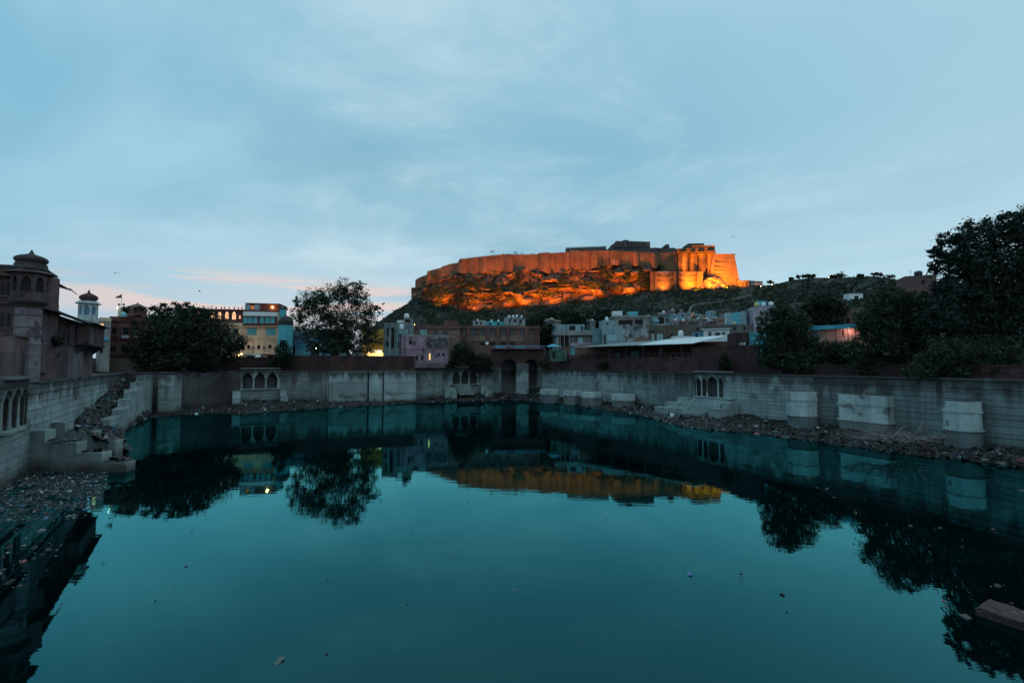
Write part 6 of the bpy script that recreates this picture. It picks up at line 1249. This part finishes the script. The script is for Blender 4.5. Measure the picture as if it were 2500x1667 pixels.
p_, Yh = on_hill(2090, 732)
f = Facade('house', 'small white house high on the slope between the trees', 'house', U(2073, 732, Yh), U(2107, 732, Yh), p_.z - 4); zt_ = f.w(2090, 717)[1]; f.body(0, f.L, zt_, 9, WHITE, [(2086, 722, 2096, 731, 'o')]); f.lbox('roof_slab', -.5, f.L + .5, -.6, 9.4, zt_ + .004, zt_ + .3, WHITE)

rh = random.Random(11); MM = [PALEB, STAIN, GREY, GREYD, BROWN2, LILAC, BLUE, WHITE, TURQ, BROWN, PINK]
ONES = ['', 'first', 'second', 'third', 'fourth', 'fifth', 'sixth', 'seventh', 'eighth', 'ninth']; nth = lambda k: ORD[k] if k < 20 else (('twenty', 'thirty', 'forty')[(k + 1) // 10 - 2] + '-' + ONES[(k + 1) % 10]) if (k + 1) % 10 else ('thirtieth', 'fortieth', 'fiftieth')[(k + 1) // 10 - 3]
CN = ['pale blue', 'stained white', 'grey', 'dark grey', 'tan', 'lilac', 'blue', 'white', 'turquoise', 'brown', 'pink']; hc = 0
for px in sorted([rh.uniform(1470, 1850) for _ in range(36)] + [rh.uniform(1290, 1470) for _ in range(10)]):
    y = rh.choice((122, 128, 145, 155, 165, 185, 195, 205)) + rh.uniform(-3, 3); pt = ipl(y, [(120, 789), (150, 779), (205, 768)]) + rh.uniform(-5, 5) - (6 if 1640 < px < 1850 else 0); w = rh.uniform(9, 24) * 150 / y
    if abs(px - 1540) < 60 and y < 140: continue
    mi = rh.randrange(len(MM)); hc += 1
    f = house('house', '%s small house from the left in the crowded slope rows, %s walls' % (nth(hc - 1), CN[mi]), px, px + w, pt, 812, y, y + rh.uniform(-1.5, 1.5), rh.uniform(5, 9), MM[mi], [(px + w * u, pt + 4 + 6 * v, px + w * (u + .16), pt + 7.5 + 6 * v, rh.choice('dddoofwc' if rh.random() < .3 else 'ddoof')) for u in (.15, .45, .72) for v in (0, 1) if rh.random() < .75], rh.uniform(.3, .9), rh.choice(MM), rh.random() < .3, group='crowded houses below the hillside path')
    if rh.random() < .5: f.lbox('roof_room', f.L * .2, f.L * rh.uniform(.5, .8), .6, 3.2, f.zt - .3, f.zt + rh.uniform(1.2, 2.4), rh.choice(MM))
    if rh.random() < .45: MB().tube([(f.L * .8, 1, f.zt - .4), (f.L * .8, 1, f.zt + rh.uniform(1, 2.6))], [.05, .03], 5).build('pole', DARKM, f.e)
    if rh.random() < .4:
        r_ = rh.uniform(.5, .75); mb = MB(); mb.M = Matrix.Translation((f.L * rh.uniform(.2, .8), 1.4, f.zt - .5)); mb.lathe([(r_, 0), (r_, 1.1), (r_ * .6, 1.35), (r_ * .25, 1.4)], 12); mb.build('roof_tank', rh.choice((TANKW, TANKW, TANKB, TANKY)), f.e, True)
# ---------------------------------------------------------------- trees
def tree(name, label, px, pyb, y, blobs, n, lsz, m, group=None, clump=.20, trunk=.45, per=34, limbs=16, tz=None, cat='tree', flatz=.75, shell=.42):
    base = U(px, pyb, y)
    if tz is not None: base.z = tz
    e = thing(name, label, cat, base, 0, group); k = y * S / FPX; B = []
    for b in blobs:
        bx, by, rx, ry = b[:4]; dy = b[4] if len(b) > 4 else 0; c = U(bx, by, y + dy); kk = (y + dy) * S / FPX; B.append((np.array(c - base), np.array((rx * kk, rx * kk * .85, ry * kk))))
    n = int(n * 1.7); lsz *= .74; per = int(per * 1.25)
    vol = np.array([np.prod(r) ** .75 for c, r in B]); nc = np.maximum(3, (n / per * vol / vol.sum()).astype(int)); CC = []
    for (c, r), q in zip(B, nc):
        d = RNG.normal(0, 1, (q, 3)); d /= np.linalg.norm(d, axis=1)[:, None]; CC.append(np.concatenate([c + d * r * (RNG.uniform(0, 1, (q, 1)) ** shell), np.repeat([[r.min() * clump]], q, 0)], 1))
    CC = np.concatenate(CC); rep = np.repeat(CC, per, 0); cr = rep[:, 3:4] * np.clip(RNG.lognormal(0, .25, (len(rep), 1)), .5, 1.5)
    P = rep[:, :3] + np.clip(RNG.normal(0, 1, (len(rep), 3)), -1.7, 1.7) * cr * np.array([.62, .62, .62 * flatz])
    V, Q = leaves(P, lsz); npmesh('crown', V, Q, m, e)
    top = np.mean([c for c, r in B], 0); lowz = min(c[2] - r[2] for c, r in B); fork = Vector((top[0] * .35, top[1] * .35, max(.8, lowz * .9 + top[2] * .15)))
    mb = MB(); mb.tube([(0, 0, -.4), (fork.x * .3 + .1, fork.y * .3, fork.z * .45), tuple(fork)], [trunk * 1.35, trunk, trunk * .85], 9)
    pick = RNG.choice(len(CC), min(limbs, len(CC)), replace=False)
    for i in pick:
        t = Vector(CC[i, :3]); mid = fork.lerp(t, .5) + Vector(RNG.normal(0, .08, 3)) * (t - fork).length; mid.z += (t - fork).length * .08
        mb.tube([tuple(fork), tuple(fork.lerp(mid, .5) + Vector((0, 0, .2))), tuple(mid), tuple(t)], [trunk * .55, trunk * .36, trunk * .22, trunk * .06], 6)
        for s_ in range(2):
            j = RNG.choice(len(CC)); t2 = Vector(CC[j, :3])
            if (t2 - mid).length < (t - fork).length * .8: mb.tube([tuple(mid), tuple(mid.lerp(t2, .5) + Vector((0, 0, .15))), tuple(t2)], [trunk * .16, trunk * .10, trunk * .03], 5)
    mb.build('trunk', BARK, e); return e
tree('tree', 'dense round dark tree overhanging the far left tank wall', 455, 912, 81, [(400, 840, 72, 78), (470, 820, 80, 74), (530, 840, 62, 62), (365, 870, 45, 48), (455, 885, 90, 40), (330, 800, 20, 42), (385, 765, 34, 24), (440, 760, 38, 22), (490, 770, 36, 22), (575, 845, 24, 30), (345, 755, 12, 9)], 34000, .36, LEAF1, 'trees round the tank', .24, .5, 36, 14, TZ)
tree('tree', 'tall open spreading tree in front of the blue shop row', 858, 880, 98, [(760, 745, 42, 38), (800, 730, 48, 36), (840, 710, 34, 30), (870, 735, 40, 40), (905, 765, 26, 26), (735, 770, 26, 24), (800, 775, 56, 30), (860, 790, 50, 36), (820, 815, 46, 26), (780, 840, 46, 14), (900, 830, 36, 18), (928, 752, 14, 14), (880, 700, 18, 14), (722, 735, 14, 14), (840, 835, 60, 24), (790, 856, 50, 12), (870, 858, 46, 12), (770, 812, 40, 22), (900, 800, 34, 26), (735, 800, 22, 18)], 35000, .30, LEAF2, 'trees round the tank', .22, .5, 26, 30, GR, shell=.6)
tree('shrub', 'bushy shrub spilling over the street wall below the hotel', 690, 905, 88, [(690, 865, 22, 32), (672, 888, 16, 16), (708, 880, 16, 22), (694, 838, 10, 10)], 5200, .24, LEAF1, None, .26, .14, 30, 6, TZ, 'shrub')
tree('tree', 'dark bush growing on the wall top beside the pink house', 1130, 898, 99, [(1130, 862, 30, 32), (1112, 880, 16, 18), (1150, 875, 16, 20)], 6500, .28, LEAF1, None, .26, .2, 30, 7, TZ, 'bush')
tree('tree', 'second dark bush hanging over the arcade beside the gateway', 1180, 902, 100, [(1178, 885, 22, 24), (1195, 898, 14, 18), (1160, 895, 14, 14)], 4200, .26, LEAF1, None, .26, .16, 30, 6, TZ, 'bush')
tree('shrub', 'small pale shrub on the wall left of the dark bush', 1103, 900, 100, [(1103, 888, 10, 10), (1094, 894, 8, 7)], 1200, .2, LEAF2, None, .3, .08, 24, 4, TZ, 'shrub')
# trees between the long brown block and the town
for i, (px, by, rx, ry, y, d_) in enumerate([(1310, 800, 34, 38, 150, 'dark tree rising just behind the long brown block'), (1350, 785, 38, 38, 158, 'round dark tree second behind the long block'), (1395, 790, 40, 36, 150, 'broad dark tree above the terraced house'), (1435, 790, 34, 34, 156, 'dark tree left of the tanked cottage'), (1335, 822, 40, 30, 128, 'low dark tree behind the gateway balcony'), (1470, 775, 26, 22, 175, 'small tree behind the tanked cottage')]):
    tree('tree', d_, px, 880, y, [(px, by, rx * .8, ry), (px - rx * .45, by + 8, rx * .55, ry * .7), (px + rx * .45, by + 5, rx * .55, ry * .7)], 6500, .55, LEAF1, 'trees behind the long brown block', .26, .45, 30, 6, GR)
# right bank
tree('tree', 'leafy tree before the cyan roofs at the right bank', 1905, 900, 59, [(1895, 790, 42, 42), (1935, 800, 46, 40), (1960, 840, 48, 36), (1880, 840, 36, 40), (1910, 760, 28, 20), (1870, 800, 22, 20), (1920, 875, 60, 26), (1868, 872, 22, 28)], 21000, .22, LEAF2, 'trees round the tank', .24, .4, 34, 18, TZ + .5)
tree('tree', 'dark round tree standing farther back among the right trees', 2003, 850, 84, [(2003, 745, 36, 40), (1978, 765, 28, 30), (2035, 755, 30, 32), (2005, 785, 44, 22), (2048, 780, 20, 18)], 11000, .32, LEAF1, 'trees round the tank', .26, .4, 34, 9, GR)
tree('tree', 'low spreading tree under the salmon shed on the right bank', 2030, 905, 57, [(2020, 860, 44, 30), (2065, 862, 40, 30), (1985, 875, 30, 22), (2040, 890, 60, 18), (1960, 893, 50, 18), (2100, 890, 40, 24)], 14000, .22, LEAF2, 'trees round the tank', .26, .3, 32, 10, TZ + .5)
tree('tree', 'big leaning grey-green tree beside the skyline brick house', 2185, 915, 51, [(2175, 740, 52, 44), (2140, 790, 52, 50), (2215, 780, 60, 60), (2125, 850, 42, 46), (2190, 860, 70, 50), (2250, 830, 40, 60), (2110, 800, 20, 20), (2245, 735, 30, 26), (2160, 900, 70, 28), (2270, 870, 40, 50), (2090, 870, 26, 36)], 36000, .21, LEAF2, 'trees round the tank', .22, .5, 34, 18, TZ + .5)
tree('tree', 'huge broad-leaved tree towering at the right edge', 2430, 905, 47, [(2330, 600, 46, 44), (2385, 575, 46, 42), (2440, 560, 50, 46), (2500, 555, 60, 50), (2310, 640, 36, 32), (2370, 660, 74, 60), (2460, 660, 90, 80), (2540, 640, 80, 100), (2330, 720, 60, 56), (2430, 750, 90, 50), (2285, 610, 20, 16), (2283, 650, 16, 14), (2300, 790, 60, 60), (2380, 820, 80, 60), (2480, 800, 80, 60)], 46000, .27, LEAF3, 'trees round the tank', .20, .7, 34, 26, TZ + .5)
tree('tree', 'low bushy tree spilling over the right wall top', 2400, 920, 44, [(2320, 860, 60, 44), (2390, 870, 66, 50), (2460, 870, 60, 50), (2520, 880, 50, 50), (2280, 885, 40, 34), (2360, 905, 80, 24), (2450, 915, 80, 26), (2240, 905, 40, 26), (2540, 900, 60, 40)], 28000, .17, LEAF2, 'trees round the tank', .24, .35, 34, 12, TZ + .3)
tree('shrub', 'plant sprouting from the wall beside the columned pavilion', 1770, 905, 66, [(1768, 885, 16, 24), (1775, 905, 12, 12)], 2200, .2, LEAF1, None, .28, .1, 28, 5, TZ, 'shrub')
tree('shrub', 'dry shrub on the red terrace wall below the shed', 1478, 903, 90, [(1478, 893, 16, 9), (1462, 896, 8, 6)], 1200, .2, LEAF1, None, .3, .08, 24, 4, TZ, 'shrub')
tree('shrub', 'weeds hanging at the right shoulder of the gateway', 1330, 903, 102, [(1332, 892, 12, 9), (1318, 885, 8, 7)], 1000, .22, LEAF1, None, .3, .08, 24, 4, TZ, 'shrub')
tree('shrub', 'fig bush rooted in the palace wing wall', 128, 846, 38.3, [(128, 832, 18, 13), (112, 838, 10, 8), (145, 838, 9, 8)], 2600, .16, LEAF1, None, .3, .08, 26, 5, None, 'shrub')
tree('shrub', 'small bush on the roof beside the kiosk', 308, 770, 81, [(308, 757, 9, 8)], 700, .2, LEAF1, None, .35, .06, 24, 4, None, 'shrub')
tree('shrub', 'dead thorny plant on the bank left of the low plinths', 1308, 958, 97, [(1312, 952, 14, 6), (1295, 955, 10, 6)], 900, .22, LEAF1, None, .3, .08, 24, 4, 1.2, 'shrub')
# ridge trees against the sky
for i, (px, dx, rx, ry, up, d_) in enumerate([(1880, 0, 9, 4, 9, 'flat-topped acacia on the saddle right of the fort'), (1932, 0, 6, 5, 5, 'small ridge tree where the slope steepens'), (1948, 0, 4, 4, 8, 'slim ridge tree second along the skyline row'), (1962, 0, 6, 4, 8, 'round ridge tree in the middle of the skyline row'), (1974, 0, 6, 5, 7, 'ridge tree fourth along the skyline row'), (1985, 0, 6, 4, 6, 'low ridge tree ending the skyline row'), (2034, 0, 8, 5, 4, 'bushy tree beside the ridge lamp'), (2050, 0, 12, 9, 6, 'tallest ridge tree above the dark right tree'), (2100, 0, 8, 4, 4, 'thin ridge tree right of the tallest one'), (2140, 0, 14, 5, 6, 'wide umbrella acacia on the right ridge'), (2172, 0, 12, 4, 6, 'second umbrella acacia toward the brick house')]):
    Y = ipl(px, YF) - 16; b = hillp(px, Y); k = Y * S / FPX; py0 = CY - 1
    d = b - Vector((0, 0, CAMZ)); v = (d.z / d.y - math.tan(PITCH)) / (1 + d.z / d.y * math.tan(PITCH)); py = CY - v * FPX
    tree('ridge_tree', d_, px, py, Y, [(px, py - up, rx, ry), (px + rx * .5, py - up + 1, rx * .6, ry * .7)], 900, .9, SCRUBM, 'trees along the ridge', .34, .3, 26, 5, b.z)
# twigs on the buttress tops
for lab, px, py, y in (('dry weeds on top of the six-sided buttress', 1950, 953, 53.6), ('trailing dry vine on top of the square buttress', 2120, 966, 48.6)):
    e = thing('dry_weeds', lab, 'weeds', U(px, py, y))
    for k in range(9):
        x = random.uniform(-1.6, 1.6); h = random.uniform(.5, 1.5); MB().tube([(x, 0, -.1), (x + random.uniform(-.2, .2), random.uniform(-.3, .3), h * .6), (x + random.uniform(-.5, .5), random.uniform(-.5, .5), h)], [.04, .03, .01], 4).build('stem', TWIG, e)
